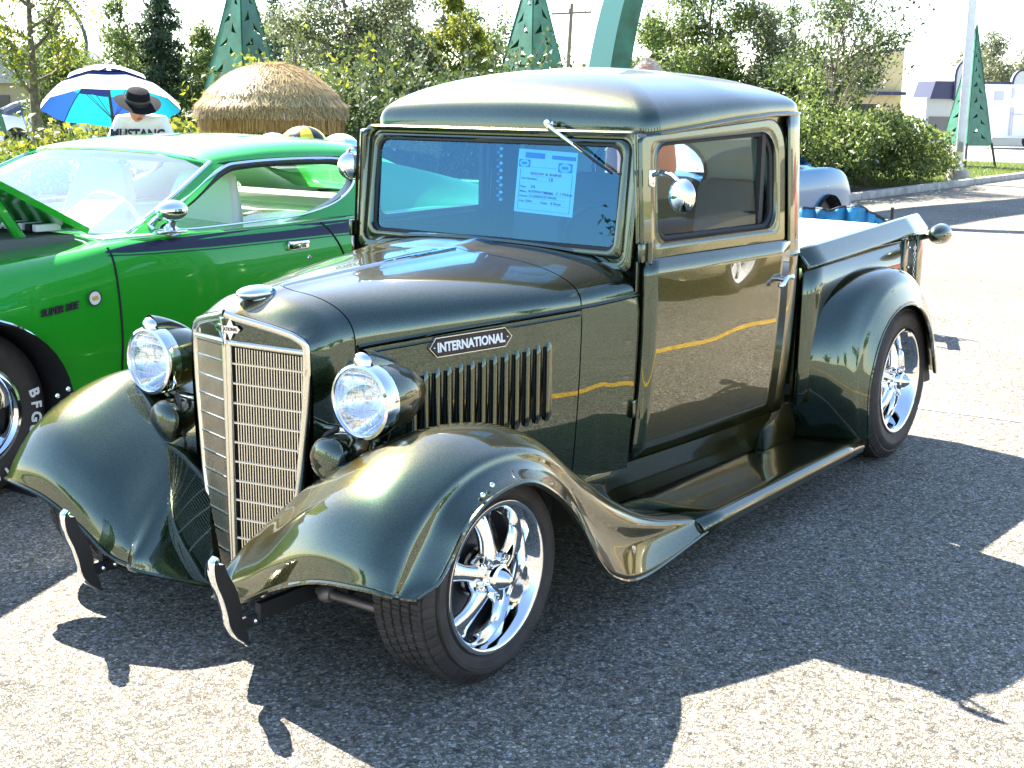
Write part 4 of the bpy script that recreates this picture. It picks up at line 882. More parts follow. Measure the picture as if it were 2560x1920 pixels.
for s_ in (-.70, .70): hp.grid([[hoodp(u, s_, d) for d in (0, .028)] for u in np.linspace(0, 1.5, 8)])
hp.build("hood", M_LIME, gc, sharp=30)
for s_ in (.58, -.58): MB().tube([hoodp(.42, s_, -.0), (GX + .25, s_ + .05, .92)], .022, 8).build("hood_hinge", M_LIME, gc)
# greenhouse
def gw(z): return .905 - (z - .965) * .78
def gpt(x, z, sg=1, off=0.): return (x, sg * (gw(z) + off), z)
roof = [(-1.36, [(0, 1.288), (.35, 1.280), (.58, 1.262), (.67, 1.243), (.705, 1.222)]), (-1.50, [(0, 1.315), (.35, 1.307), (.58, 1.288), (.67, 1.262), (.700, 1.236)]), (-1.80, [(0, 1.338), (.35, 1.331), (.57, 1.312), (.655, 1.282), (.690, 1.246)]),
        (-2.15, [(0, 1.342), (.35, 1.336), (.57, 1.316), (.65, 1.284), (.690, 1.246)]), (-2.45, [(0, 1.325), (.35, 1.318), (.57, 1.298), (.66, 1.268), (.700, 1.228)])]
G = patch([[(x, y, z) for y, z in pr] for x, pr in roof], 6, 4)
mb = MB(); mb.grid([[(x, -y, z) for x, y, z in r[::-1]][:-1] + [tuple(p) for p in r] for r in G]); mb.build("roof", M_LIME, gc, sharp=50)
# rear quarters: sail panels running down to the tail
for sg in (1, -1):
    q_ = [[(-2.22, .700, 1.236), (-2.34, .695, 1.240), (-2.45, .700, 1.228), (-2.9, .715, 1.150), (-3.4, .745, 1.045), (-3.85, .80, .955)],
          [(-2.30, .758, 1.15), (-2.44, .757, 1.15), (-2.6, .765, 1.12), (-3.0, .775, 1.07), (-3.45, .80, 1.0), (-3.85, .82, .945)],
          [(-2.08, .842, 1.045), (-2.3, .84, 1.05), (-2.6, .84, 1.035), (-3.0, .84, 1.01), (-3.4, .85, .975), (-3.85, .85, .930)],
          [(-1.70, .900, .962), (-2.2, .905, .966), (-2.6, .905, .97), (-3.0, .90, .97), (-3.4, .885, .955), (-3.85, .86, .92)]]
    mb = MB().grid([[(x, sg * y, z) for x, y, z in r] for r in patch(q_, 5, 4)], flip=sg > 0); mb.build("quarter_panel", M_LIME, gc, sharp=50)
    # A pillar
    ap2 = [[(-.80, .885, .962), (-1.12, .80, 1.10), (-1.40, .70, 1.235)], [(-.88, .915, .962), (-1.19, .835, 1.09), (-1.47, .715, 1.222)]]
    MB().grid([[(x, sg * y, z) for x, y, z in r] for r in patch(ap2, 3, 5)], flip=sg < 0).build("windshield_pillar", M_LIME, gc)
    # window outline
    wo = cr1([(-.90, .975), (-1.18, 1.095), (-1.44, 1.205), (-1.60, 1.228), (-1.95, 1.236), (-2.22, 1.228), (-2.30, 1.19), (-2.24, 1.11), (-2.08, 1.04), (-1.88, 1.0), (-1.62, .978)], 5, True)
    tw = MB().tube([gpt(p[0], p[1], sg, .004) for p in wo[:35]], .011, 6).build("drip_trim", M_CHROME, gc)
    MB().tube([gpt(p[0] + (.012 if p[0] < -1.6 else -.014), p[1] - .014, sg, -.012) for p in wo[2:34]], .017, 6).build("window_seal", M_RUBBER, gc)
    MB().tube([gpt(p[0], p[1], sg, .004) for p in wo[34:]] + [gpt(wo[0][0], wo[0][1], sg, .004)], .006, 6).build("window_sill_trim", M_CHROME, gc)
    # door seams
    for xs_ in (-.655, ):
        MB().tube([(xs_ - .01 * (z - .5), sg * (gside(xs_, z) + .0), z) for z in np.linspace(.25, .918, 24)], .0055, 6).build("door_gap", M_BLACK, gc)
    MB().tube([(lerp(-1.93, -1.99, (z - .25) / .5) if z < .75 else lerp(-1.99, -1.86, ((z - .75) / .21) ** 1.6), sg * (gside(-1.95, z) + .0), z) for z in np.linspace(.25, .945, 24)], .0055, 6).build("door_gap", M_BLACK, gc)
    # stripe band just below the glass with two pin lines
    STR = mat("dark_stripe", (.012, .012, .035), .35)
    def strp(xx, z0, z1, nm):
        MB().grid([[(x, sg * (gside(x, z) + .003), z) for z in np.linspace(z0(x), z1(x), 3)] for x in xx], flip=sg < 0).build(nm, STR, gc)
    top = lambda x: interp(-x, [.62, .80, 1.2, 2.0, 3.5], [.905, .930, .938, .948, .945]); bot = lambda x: interp(-x, [.62, .80, 1.2, 2.0, 3.5], [.902, .893, .886, .888, .892])
    strp(np.linspace(-.64, -3.7, 30), bot, top, "side_stripe"); strp(np.linspace(-.64, -3.7, 30), lambda x: bot(x) - .012, lambda x: bot(x) - .008, "pin_stripe")
    # handle and lock
    MB().box((-1.68, sg * (gside(-1.68, .85) + .008), .855), (.135, .022, .042), b=.008).build("door_handle", M_CHROME, gc); MB().lathe([(0, .006), (.009, .005), (.012, 0)], 16, T(-1.75, sg * gside(-1.75, .79), .79, R(-90 * sg))).build("door_lock", M_CHROME, gc)
# driver's mirror, bullet on a chrome foot
mm_ = MB(); mm_.box((-.98, .905, .962), (.15, .07, .014), b=.006); mm_.tube(cr1([(-.99, .90, .965), (-.985, .915, .99), (-.98, .93, 1.02)], 4), [.045] * 2 + [.030] * 2 + [.022] * 4 + [.03], 12); mb0 = mm_.build("mirror_foot", M_CHROME, gc)
MB().ball((-.97, .945, 1.055), (.075, .060, .045), 28, 18).build("door_mirror", M_CHROME, gc)
# glass
wsg = [[(-.62, 0, .955), (-.64, .35, .955), (-.70, .62, .957), (-.80, .86, .962)], [(-1.02, 0, 1.145), (-1.03, .35, 1.142), (-1.07, .58, 1.13), (-1.12, .785, 1.105)], [(-1.34, 0, 1.278), (-1.345, .35, 1.272), (-1.36, .54, 1.255), (-1.40, .695, 1.232)]]
gg = patch(wsg, 5, 5); WSG = tint_glass("windshield_glass", (.72, .92, .95), .14)
MB().grid([[(x, -y, z) for x, y, z in r[::-1]][:-1] + [tuple(p) for p in r] for r in gg]).build("windshield", WSG, gc)
MB().tube([(x, y, z + .004) for x, y, z in ([(p[0], -p[1], p[2]) for p in gg[-1][::-1]] + [tuple(p) for p in gg[-1]])], .010, 6).build("windshield_trim", M_CHROME, gc)
for sg in (1, -1): MB().tube([(r[-1][0], sg * r[-1][1], r[-1][2] + .004) for r in gg], .010, 6).build("pillar_trim", M_CHROME, gc)
for sg in (1, -1): MB().grid([[gpt(lerp(-.92, -2.26, i / 6), z, sg, -.03) for z in (.97, 1.10, 1.23)] if 0 < i else [gpt(-.95, .97, sg, -.03)] * 3 for i in range(7)]).build("side_window", tint_glass("thin_side_glass", (.95, .97, .95), .02), gc) if sg < 0 else None
rg = patch([[(-2.46, 0, 1.322), (-2.46, .35, 1.315), (-2.46, .60, 1.29)], [(-2.95, 0, 1.13), (-2.95, .35, 1.128), (-2.95, .64, 1.12)], [(-3.3, 0, .985), (-3.3, .35, .985), (-3.3, .70, .985)]], 4, 4)
MB().grid([[(x, -y, z) for x, y, z in r[::-1]][:-1] + [tuple(p) for p in r] for r in rg]).build("rear_window", M_REARGL, gc)
text("window_lettering", "1971 Dodge Charger", .075, frame((-2.60, -.55, 1.10), (-.25, -.95, -.02), (.35, 0, 1), (1, 0, .2)), mat("window_paint", (.85, .85, .85), .6), gc, .002)
MB().box((-3.95, 0, 1.02), (.22, 1.5, .03), b=.01).build("rear_spoiler", M_LIME, gc)
# cream interior
for sg in (1, -1):
    MB().grid([[(x + .03, sg * (y - .035), z - .01) for x, y, z in r] for r in patch(q_ if sg > 0 else q_, 3, 3)], flip=sg < 0).build("quarter_trim", M_VINYL, gc)
MB().grid([[(x, -y, z - .035) for x, y, z in r[::-1]][:-1] + [(p[0], p[1], p[2] - .035) for p in r] for r in patch([[(x, y * .96, z) for y, z in pr] for x, pr in roof], 4, 3)]).build("roof_lining", M_VINYL, gc)
MB().grid([[(x, sg_ * .84, z) for z in (.4, .93)] for x in (-.8, -2.4) for sg_ in (1,)]).build("door_trim", M_VINYL, gc); MB().grid([[(x, -.84, z) for z in (.4, .95)] for x in (-.8, -2.4)]).build("door_trim", M_VINYL, gc)
MB().box((-2.0, 0, .42), (2.4, 1.6, .04)).build("carpet", M_VINYL, gc, False)
MB().box((-.92, 0, .915), (.36, 1.55, .06), b=.02).build("dashboard", mat("pale_dash", (.55, .58, .56), .5), gc)
for y_ in (.40, -.40):
    G = [[(-1.52 - .12 * t - .03 * math.cos(PI * s_), y_ + lerp(.27, .13, t ** 2.2) * math.copysign(abs(math.cos(PI * s_)) ** .7, math.cos(PI * s_)), .58 + .62 * t - .03 * abs(math.cos(PI * s_)) * t) for s_ in np.linspace(0, 1, 13)] for t in np.linspace(0, 1, 10)]
    s1 = MB().grid(G).build("seat_back", M_VINYL, gc); solidify_apply(s1, .09, 0.); MB().box((-1.30, y_, .56), (.48, .52, .16), b=.05).build("seat_cushion", M_VINYL, gc)
MB().box((-2.48, 0, .78), (.20, 1.35, .50), b=.06).build("rear_seat_back", M_VINYL, gc); MB().box((-2.25, 0, .58), (.45, 1.4, .16), b=.05).build("rear_seat_cushion", M_VINYL, gc); MB().box((-2.85, 0, .93), (.7, 1.3, .03)).build("parcel_shelf", mat("pale_dash"), gc, False)
MB().grid([[(RXC_ , y, z) for RXC_, z in ((-1.40, 1.225), (-1.8, 1.285), (-2.4, 1.275))] for y in (-.62, 0, .62)]).build("headlining", M_VINYL, gc)
MB().tube([(-1.08 + .05 * math.sin(a), .40 + .19 * math.cos(a), .97 + .13 * math.sin(a)) for a in np.linspace(0, 2 * PI, 25)], .012, 6).build("steering_wheel", mat("pale_dash"), gc)
X_ = Vector((-.22, 1, .0)); N_ = Vector((.55, 0, 1)); paper(gc, frame((-.86, .50, 1.02), X_, N_.cross(X_), N_), "21", "71", "DODGE", "Super B", "", "", "", .25, .25)
for k, yy in ((0, .05), (1, -.5)): MB().tube([(-.70 - .0, yy + .55, .972), (-.80, yy, 1.035)], .008, 6).build("windshield_wiper", M_CHROME, gc)
# badges on the fender
Mb = frame((-.37, gside(-.37, .69) + .004, .705), (-1, 0, .10), (.10, 0, 1), (0, 1, 0))
text("fender_badge", "SUPER BEE", .040, Mb, mat("badge_black", (.03, .02, .03), .4), gc, .003, off=.0012, sx=.92, shear=.25)
eb2 = MB().lathe([(0, .004), (.030, .003), (.030, 0)], 24, Mb @ T(.165, .012, 0)).build("badge_disc", mat("badge_white", (.75, .74, .70), .5), gc); MB().box((.165, .012, .006), (.028, .016, .003), Mb, b=.001).build("badge_bar", mat("badge_gold", (.62, .36, .05), .5), gc); MB().tube([(.165 + .030 * math.cos(a), .012 + .030 * math.sin(a), .004) for a in np.linspace(0, 2 * PI, 21)], .003, 5, M=Mb).build("badge_ring", mat("badge_black"), gc)
for sg in (1, -1):
    plain_wheel(gc, (0, sg * .93, .33), sg, .335, .205, .22, M_CHROME, "front_wheel", ("BFGoodrich", .270, R(168), R(10.5), .060) if sg > 0 else None); plain_wheel(gc, (-2.92, sg * .93, .33), sg, .335, .205, .22, M_CHROME, "rear_wheel")
MB().box((1.04, 0, .44), (.08, 1.6, .12), b=.03).build("front_bumper", M_CHROME, gc); MB().box((-4.24, 0, .50), (.08, 1.6, .12), b=.03).build("rear_bumper", M_CHROME, gc)

# ------------------------------------------------------------------ rounded light blue car behind the pickup bed
def round_car(name, label, loc, rz, paint_, w, L, zb, zr, rimm, group=None, roofm=None, arches=True):
    t = thing(name, label, "car", loc, rz, group); h = w / 2
    def pr(zd, k, zs): return [(0, zd), (h * .5, zd - .01), (h * .80 * k, zd - .06), (h * .93 * k, zs - .05), (h * k, zs - .20), (h * k, (zs + .2) / 2), (h * .97 * k, .32), (h * .90 * k, .22), (h * .6, .2), (0, .2)]
    f = .17 * L; st_ = [(f * 1.0 + .12, pr(.62, .70, .58)), (f * .9, pr(zb - .12, .90, zb - .12)), (f * .4, pr(zb - .03, .98, zb - .03)), (-.1 * L, pr(zb, 1, zb)), (-.3 * L, pr(zb, 1, zb)), (-.5 * L, pr(zb, 1, zb)), (-.65 * L, pr(zb - .01, .99, zb)), (-.75 * L, pr(zb - .08, .95, zb - .06)), (-.815 * L, pr(zb - .25, .86, zb - .2)), (-.835 * L, pr(zb - .42, .74, zb - .36))]
    b = body_loft("body", st_, paint_, t, [(0, .32, .36, h * .95, 0), (-.62 * L, .32, .36, h * .95, 0)])
    g = patch([[(-.12 * L, y, zb - .02) for y in (0, h * .5, h * .82)], [(-.20 * L, 0, zr - .08), (-.20 * L, h * .45, zr - .09), (-.205 * L, h * .70, zr - .14)], [(-.35 * L, 0, zr), (-.35 * L, h * .45, zr - .015), (-.35 * L, h * .68, zr - .08)], [(-.48 * L, 0, zr - .05), (-.48 * L, h * .45, zr - .07), (-.48 * L, h * .68, zr - .13)], [(-.60 * L, y, zb - .02) for y in (0, h * .5, h * .82)]], 4, 4)
    MB().grid([[(x, -y, z) for x, y, z in r[::-1]][:-1] + [tuple(p) for p in r] for r in g]).build("roof", paint_, t, sharp=50)
    for sg in (1, -1):
        MB().grid([[(x, sg * lerp(h * .83, h * .68, k), lerp(zb - .02, z_, k)) for k in (0, .5, 1)] for x, z_ in ((-.125 * L, zb), (-.205 * L, zr - .13), (-.35 * L, zr - .07), (-.48 * L, zr - .12), (-.595 * L, zb))]).build("side_window", M_DKGL, t)
        for x in (0, -.62 * L):
            plain_wheel(t, (x, sg * h * .93, .32), sg, .32, .20, .19, rimm, "wheel"); MB().lathe([(.355, -.3), (.355, .1)], 32, T(x, sg * h * .7, .32, R(90))).build("wheel_well", M_DARK, t)
            MB().tube([(x + .362 * math.cos(a), sg * h * .985, .32 + .362 * math.sin(a)) for a in np.linspace(0, PI, 20)], .008, 6).build("arch_trim", paint_, t)
        MB().ball((f * .98, sg * h * .62, .60), (.05, .09, .09), 14, 10).build("headlight", M_CHROME, t); MB().ball((-.825 * L, sg * h * .62, .62), (.03, .08, .05), 12, 8).build("tail_light", mat("red_lens"), t)
        MB().tube([(-.10 * L, sg * h * .99, zb - .22), (-.62 * L, sg * h * .99, zb - .22)], .008, 6).build("side_trim", M_CHROME, t)
    MB().box((f + .15, 0, .44), (.08, w * .85, .12), b=.03).build("front_bumper", M_CHROME, t); MB().box((-.84 * L, 0, .46), (.08, w * .85, .12), b=.03).build("rear_bumper", M_CHROME, t)
    return t
LB = mat("light_blue_paint", (.012, .12, .26), .45, 0., .6, .03)
round_car("vintage_car", "rounded light blue vintage car seen in part behind the pickup bed", (-6.9, -3.30, 0), 0, LB, 1.78, 4.5, .98, 1.34, M_CHROME)
# beige old sedan across the aisle: only its mirror image in the pickup's door is seen
BG = paint("beige_paint", (.34, .28, .16), (.44, .38, .24), metal=.1, rough=.3)
rc_ = round_car("vintage_car", "beige vintage sedan across the aisle mirrored in the pickup door", (-6.6, 4.7, 0), R(6), BG, 1.8, 4.6, 1.05, 1.6, M_WHITE)
rc2 = round_car("vintage_car", "red vintage car across the aisle mirrored in the rear fender", (-13.2, 5.2, 0), R(5), paint("red_paint", (.40, .012, .010), (.5, .03, .02), metal=.1, rough=.3), 1.8, 4.6, 1.0, 1.5, M_CHROME)
# white sedan at the far left
wt_ = paint("white_paint", (.70, .70, .70), (.78, .78, .78), metal=.0, rough=.35)
wc = thing("white_sedan", "white sedan parked on the far street behind the blue umbrella", "car", (-19.9, -31.4, 0), math.atan2(.795, -.606) + R(4))
def wp_(zd, k, zs): return [(0, zd), (.4, zd), (.70 * k, zd - .02), (.80 * k, zs), (.86 * k, zs - .15), (.88 * k, .6), (.87 * k, .4), (.82 * k, .25), (.5, .2), (0, .2)]
body_loft("body", [(-.92, wp_(.75, .8, .70)), (-.88, wp_(1.02, .92, .95)), (-.5, wp_(1.05, 1, .98)), (.6, wp_(.98, 1, .94)), (1.8, wp_(.93, 1, .90)), (2.9, wp_(.85, .97, .80)), (3.5, wp_(.70, .85, .64)), (3.62, wp_(.55, .7, .5))], wt_, wc, [(0, .32, .36, .84, 0), (2.75, .32, .36, .84, 0)])
g = patch([[(-.80, y, 1.03) for y in (0, .4, .68)], [(-.1, 0, 1.40), (-.1, .35, 1.39), (-.1, .56, 1.35)], [(.7, 0, 1.46), (.7, .35, 1.45), (.7, .56, 1.41)], [(1.4, 0, 1.36), (1.4, .35, 1.35), (1.4, .56, 1.31)], [(2.3, y, .95) for y in (0, .4, .72)]], 4, 4)
MB().grid([[(x, -y, z) for x, y, z in r[::-1]][:-1] + [tuple(p) for p in r] for r in g]).build("roof", wt_, wc)
for sg in (1, -1):
    MB().grid([[(x, sg * lerp(.72, .565, k), lerp(1.0, z_, k)) for k in (0, .5, 1)] for x, z_ in ((-.7, 1.0), (-.1, 1.34), (.7, 1.40), (1.4, 1.30), (2.2, .98))]).build("side_window", M_DKGL, wc)
    for x in (0, 2.75): plain_wheel(wc, (x, sg * .83, .32), sg, .32, .20, .19, mat("dark_rim", (.06, .06, .06), .4, .5), "wheel"); MB().lathe([(.355, -.3), (.355, .1)], 32, T(x, sg * .6, .32, R(90))).build("wheel_well", M_DARK, wc)
    MB().ball((-.90, sg * .70, .86), (.05, .14, .12), 12, 8).build("tail_light", mat("red_lens"), wc)
MB().box((-.78, 0, 1.12), (.10, 1.0, .16), b=.03).build("rear_window", M_DKGL, wc)

# ------------------------------------------------------------------ camp chair behind the bed, inflatables
cc = thing("camp_chair", "crumpled blue camp chair with black piping behind the pickup bed", "folding chair", (-6.2, -.95, 0), R(20))
BF = mat("blue_chair_nylon", (.03, .20, .36), .6, noise=.35, nscale=9, bump=1., bscale=7)
G = []
for i, u in enumerate(np.linspace(0, 1, 40)):
    G.append([(.02 + .10 * math.sin(PI * u) + .024 * math.sin(29 * u + 5 * v_) + .018 * math.sin(47 * u + 2 - 4 * v_) + .012 * math.sin(83 * u), lerp(-.46, .42, u), .28 + v_ * (.50 + .05 * math.sin(PI * u) + .02 * math.sin(11 * u)) + .012 * math.sin(17 * u + 1) + .006 * math.sin(43 * u)) for v_ in np.linspace(0, 1, 14)])
ch_ = MB().grid(G).build("backrest", BF, cc); solidify_apply(ch_, .02, 0.)
MB().tube([tuple(r[-1]) for r in G], .012, 6).build("piping", M_RUBBER, cc); MB().tube([(r[9][0] + .03, r[9][1], r[9][2]) for r in G], .010, 6).build("piping", M_RUBBER, cc)
MB().grid([[(.05 + .50 * v_, lerp(-.40, .40, u), .42 - .05 * math.sin(PI * u) * math.sin(PI * v_)) for v_ in np.linspace(0, 1, 6)] for u in np.linspace(0, 1, 8)]).build("seat", BF, cc)
for y_ in (-.44, .44):
    MB().tube([(.0, y_, .0), (.03, y_, .84)], .012, 8).build("leg", M_RUBBER, cc); MB().tube([(.58, y_, .0), (.50, y_, .60)], .012, 8).build("leg", M_RUBBER, cc); MB().box((.27, y_, .60), (.52, .07, .02), b=.005).build("armrest", BF, cc)
def beachball(label, loc, r, c1, c2, n=6, cat="inflatable"):
    t = thing("inflatable_ball", label, cat, loc, 0, "inflatables behind the green car roof")
    for k in range(n):
        MB().grid([[(r * 1.25 * math.sin(ph) * math.cos(a), r * 1.25 * math.sin(ph) * math.sin(a), r * math.cos(ph)) for a in np.linspace(2 * PI * k / n, 2 * PI * (k + 1) / n, 7)] for ph in np.linspace(0, PI, 14)], flip=True).build("ball_panel", c1 if k % 2 else c2, t)
    return t
YB = mat("yellow_vinyl", (.72, .50, .03), .3); KB = mat("black_vinyl", (.02, .02, .02), .3); WB = mat("pale_blue_vinyl", (.40, .62, .78), .3); WW = mat("white_vinyl", (.75, .76, .78), .3)
stb = thing("side_table", "folding table carrying the inflatables behind the green car", "table", (-4.0, -3.62 - .3, 0)); 
MB().box((0, 0, 1.06), (1.0, .5, .03), b=.01).build("tabletop", M_WHITE, stb)
for a in (-.45, .45):
    for b_ in (-.2, .2): MB().tube([(a, b_, 0), (a, b_, 1.06)], .012, 6).build("leg", M_CHROME, stb)
beachball("yellow and black striped inflatable between two pale blue ones", (-3.98, -3.92, 1.21), .135, YB, KB, 10); beachball("left pale blue and white inflatable behind the green car roof", (-3.84, -4.08, 1.185), .11, WB, WW); beachball("right pale blue and white inflatable nearest the pickup", (-4.16, -3.74, 1.185), .11, WB, WW)
# ------------------------------------------------------------------ ground, kerb, grass, road

sheet("ground", [(-600, -600), (600, -600), (600, 600), (-600, 600)], -.05, mat("dry_ground", (.16, .17, .07), .95, noise=.3, nscale=.5))
M_CONC = mat("kerb_concrete", (.36, .34, .30), .85, noise=.25, nscale=6, bump=.3, bscale=80)
for i in range(19):
    x0 = -31 + i * 2.05
    tag(MB().box((x0 + 1.02, -5.68, .045), (2.035, .16, .15), b=.015).build("kerb", M_CONC), kind="structure")
M_GRASS = mat("lawn", (.10, .17, .025), .9, noise=.5, nscale=3, col2=(.16, .22, .04), bump=.6, bscale=120)
M_SOIL = mat("bed_soil", (.09, .065, .045), .95, noise=.4, nscale=8, bump=.6, bscale=30)
sheet("lawn", [(-34, -5.76), (-36.5, -9.2), (-30, -14), (-24, -60), (8, -60), (8, -5.76)], .02, M_GRASS)
sheet("planting_bed", [(-24.5, -5.77), (-24, -9), (-2, -9), (-2, -5.77)], .03, M_SOIL)
M_ROAD = mat("road_asphalt", (.23, .22, .205), .85, noise=.12, nscale=2, bump=.2, bscale=200)
sheet("road", [(-34, -5.6), (-36.5, -9.2), (-31, -14.5), (-60, -33), (-66, -22), (-58, 0), (-50, 30), (-34, 30)], .004, M_ROAD)
sheet("far_road", [(-15, -27.5), (14, -40), (14, -60), (-40, -36)], .026, M_ROAD)
sheet("far_lawn", [(-60, -60), (-24, -80), (14, -60), (-40, -36)], .024, M_GRASS)
sheet("far_paving", [(-54, -20), (-47, -8), (-42, 10), (-90, 30), (-120, -40)], .012, M_CONC)
M_LINE = mat("worn_white_line", (.62, .60, .56), .8, noise=.2, nscale=20)
M_YEL = mat("worn_yellow_line", (.60, .36, .04), .8, noise=.3, nscale=20)
for k, x in enumerate((-6.4, -3.95)): sheet("parking_line", [(x - .05, .4), (x + .05, .4), (x - .02, 1.4), (x - .12, 1.4)], .004, M_LINE)
for x in (-9.2, 3.3): sheet("yellow_line", [(x, 2.6), (x + .1, 2.6), (x + .1, 7.6), (x, 7.6)], .004, M_YEL)
sheet("yellow_line", [(-9, 2.5), (6, 2.5), (6, 2.6), (-9, 2.6)], .004, M_YEL)

# grass tufts on the lawn strips that show
def tufts(name, rect, n, h=.09, m=None):
    x = RNG.uniform(rect[0], rect[1], n); y = RNG.uniform(rect[2], rect[3], n); a = RNG.uniform(0, 6.28, n); hh = h * RNG.uniform(.5, 1.3, n); lx = RNG.normal(0, .03, n); ly = RNG.normal(0, .03, n)
    v = np.zeros((n, 3, 3)); w = .008
    v[:, 0] = np.stack([x - w * np.cos(a), y - w * np.sin(a), np.full(n, .02)], 1); v[:, 1] = np.stack([x + w * np.cos(a), y + w * np.sin(a), np.full(n, .02)], 1); v[:, 2] = np.stack([x + lx, y + ly, .02 + hh], 1)
    return fast_mesh(name, v.reshape(-1, 3), np.arange(n * 3).reshape(-1, 3), m)
def fast_mesh(name, v, f, m, parent=None):
    me = bpy.data.meshes.new(name); k = f.shape[1]; me.vertices.add(len(v)); me.vertices.foreach_set("co", np.ascontiguousarray(v, dtype=np.float32).ravel())
    me.loops.add(f.size); me.loops.foreach_set("vertex_index", np.ascontiguousarray(f, dtype=np.int32).ravel()); me.polygons.add(len(f))
    me.polygons.foreach_set("loop_start", np.arange(0, f.size, k, dtype=np.int32)); me.polygons.foreach_set("loop_total", np.full(len(f), k, dtype=np.int32)); me.update(calc_edges=True)
    if m: me.materials.append(m)
    o = bpy.data.objects.new(name, me); return link(o, parent)
M_BLADE = leaf_mat("grass_blade", [(.07, .13, .02), (.14, .20, .04), (.20, .22, .07)])
tag(tufts("grass", (-36, -22, -9.5, -5.8), 26000, .08, M_BLADE), "short mown grass on the strip behind the kerb", "grass", kind="stuff")

# ------------------------------------------------------------------ plants
def leaves(pts, size, m, name, parent, aspect=.45, up=.3, jit=.5):
    """one folded leaf (two triangles sharing a rib) at each point"""
    n = len(pts); d = RNG.normal(0, 1, (n, 3)); d[:, 2] += up; d /= np.linalg.norm(d, axis=1)[:, None]
    q = RNG.normal(0, 1, (n, 3)); s = np.cross(d, q); s /= np.linalg.norm(s, axis=1)[:, None]; nn = np.cross(s, d)
    L = size * RNG.uniform(1 - jit, 1 + jit, n)[:, None]; Wd_ = L * aspect
    a = pts; b = pts + d * L * .5 + s * Wd_ * .5 + nn * L * .08; c = pts + d * L - nn * L * .1; e = pts + d * L * .5 - s * Wd_ * .5 + nn * L * .08
    v = np.stack([a, b, c, e], 1).reshape(-1, 3); return fast_mesh(name, v, np.arange(n * 4).reshape(-1, 4), m, parent)
def twig(m_, p, d, L, r, depth, tips, spread=.5, gravity=0., bare=False):
    """grows limbs, records leafy tips"""
    p = Vector(p); d = Vector(d).normalized(); pts = [p.copy()]; rs = [r]; n = 4
    for i in range(n):
        d = (d + Vector((random.gauss(0, .12), random.gauss(0, .12), random.gauss(0, .08) - gravity))).normalized(); p = p + d * L / n; pts.append(p.copy()); rs.append(max(r * (1 - .6 * (i + 1) / n), .004))
        if depth > 0 and i >= 1:
            for _ in range(random.choice((1, 1, 2))):
                az = random.uniform(0, 2 * PI); e = (d + spread * 1.6 * (Vector((math.cos(az), math.sin(az), random.uniform(-.2, .5))))).normalized(); twig(m_, p, e, L * random.uniform(.5, .75), rs[-1] * .6, depth - 1, tips, spread, gravity, bare)
        if depth == 0: tips.append(tuple(p))
    tips.append(tuple(p)); m_.tube(pts, rs, 5 if r > .02 else 3, cap=False)
M_BARK = mat("bark", (.13, .10, .08), .9, noise=.4, nscale=12, bump=.5, bscale=40); M_TWIG = mat("pale_twigs", (.22, .18, .14), .9)
def tree(name, label, loc, h, rad, m, leaf=.12, n=9000, trunk=.16, first=.3, depth=2, clump=.35, spread=.5, group=None, lean=(0, 0), squash=1., cat="tree", aspect=.45, nlimbs=9, shell=.35, twigs=None):
    leaf *= .84; n = int(n * 1.4); t = thing(name, label, cat, loc, group=group); mb = MB(); tips = []
    P_ = [Vector((lean[0] * h * f + .05 * h * math.sin(3 * f + loc[0]) * f, lean[1] * h * f + .04 * h * math.sin(4 * f + loc[1]) * f, h * f)) for f in np.linspace(0, .93, 9)]
    mb.tube(P_, [trunk * (1 - .85 * f) for f in np.linspace(0, 1, 9)], 8, cap=False)
    for k in range(nlimbs):
        f = lerp(first, .9, (k + .5) / nlimbs); i = f / .93 * 8; b = P_[min(int(i), 7)].lerp(P_[min(int(i) + 1, 8)], i - int(i)); az = k * 2.4 + random.uniform(-.4, .4)
        q = math.sqrt(max(.05, 1 - ((f - .55) / .6) ** 2)); twig(mb, b, (math.cos(az), math.sin(az), random.uniform(.35, .9) * (1 if f < .8 else 1.5)), rad * q * random.uniform(.7, 1.0), trunk * .42 * (1 - .5 * f), depth, tips, spread)
    mb.build("trunk", M_BARK, t, sharp=0)
    tp = np.array(tips); ix = RNG.integers(0, len(tp), n); pts = tp[ix] + RNG.normal(0, clump * rad * .42, (n, 3)) * np.array([1, 1, squash])
    if shell:   # add some lumps that fill the outline
        k = int(n * shell); c = RNG.normal(0, 1, (26, 3)); c /= np.linalg.norm(c, axis=1)[:, None]; c *= np.array([rad, rad, h * (1 - first) * .5]) * RNG.uniform(.45, .82, 26)[:, None]; c[:, 2] += h * (first + (1 - first) * .5)
        c[:, 0] += lean[0] * c[:, 2]; c[:, 1] += lean[1] * c[:, 2]
        pts[:k] = c[RNG.integers(0, 26, k)] + RNG.normal(0, rad * .15, (k, 3))
    pts = pts[pts[:, 2] > .1]
    leaves(pts, leaf, m, "crown", t, aspect); return t
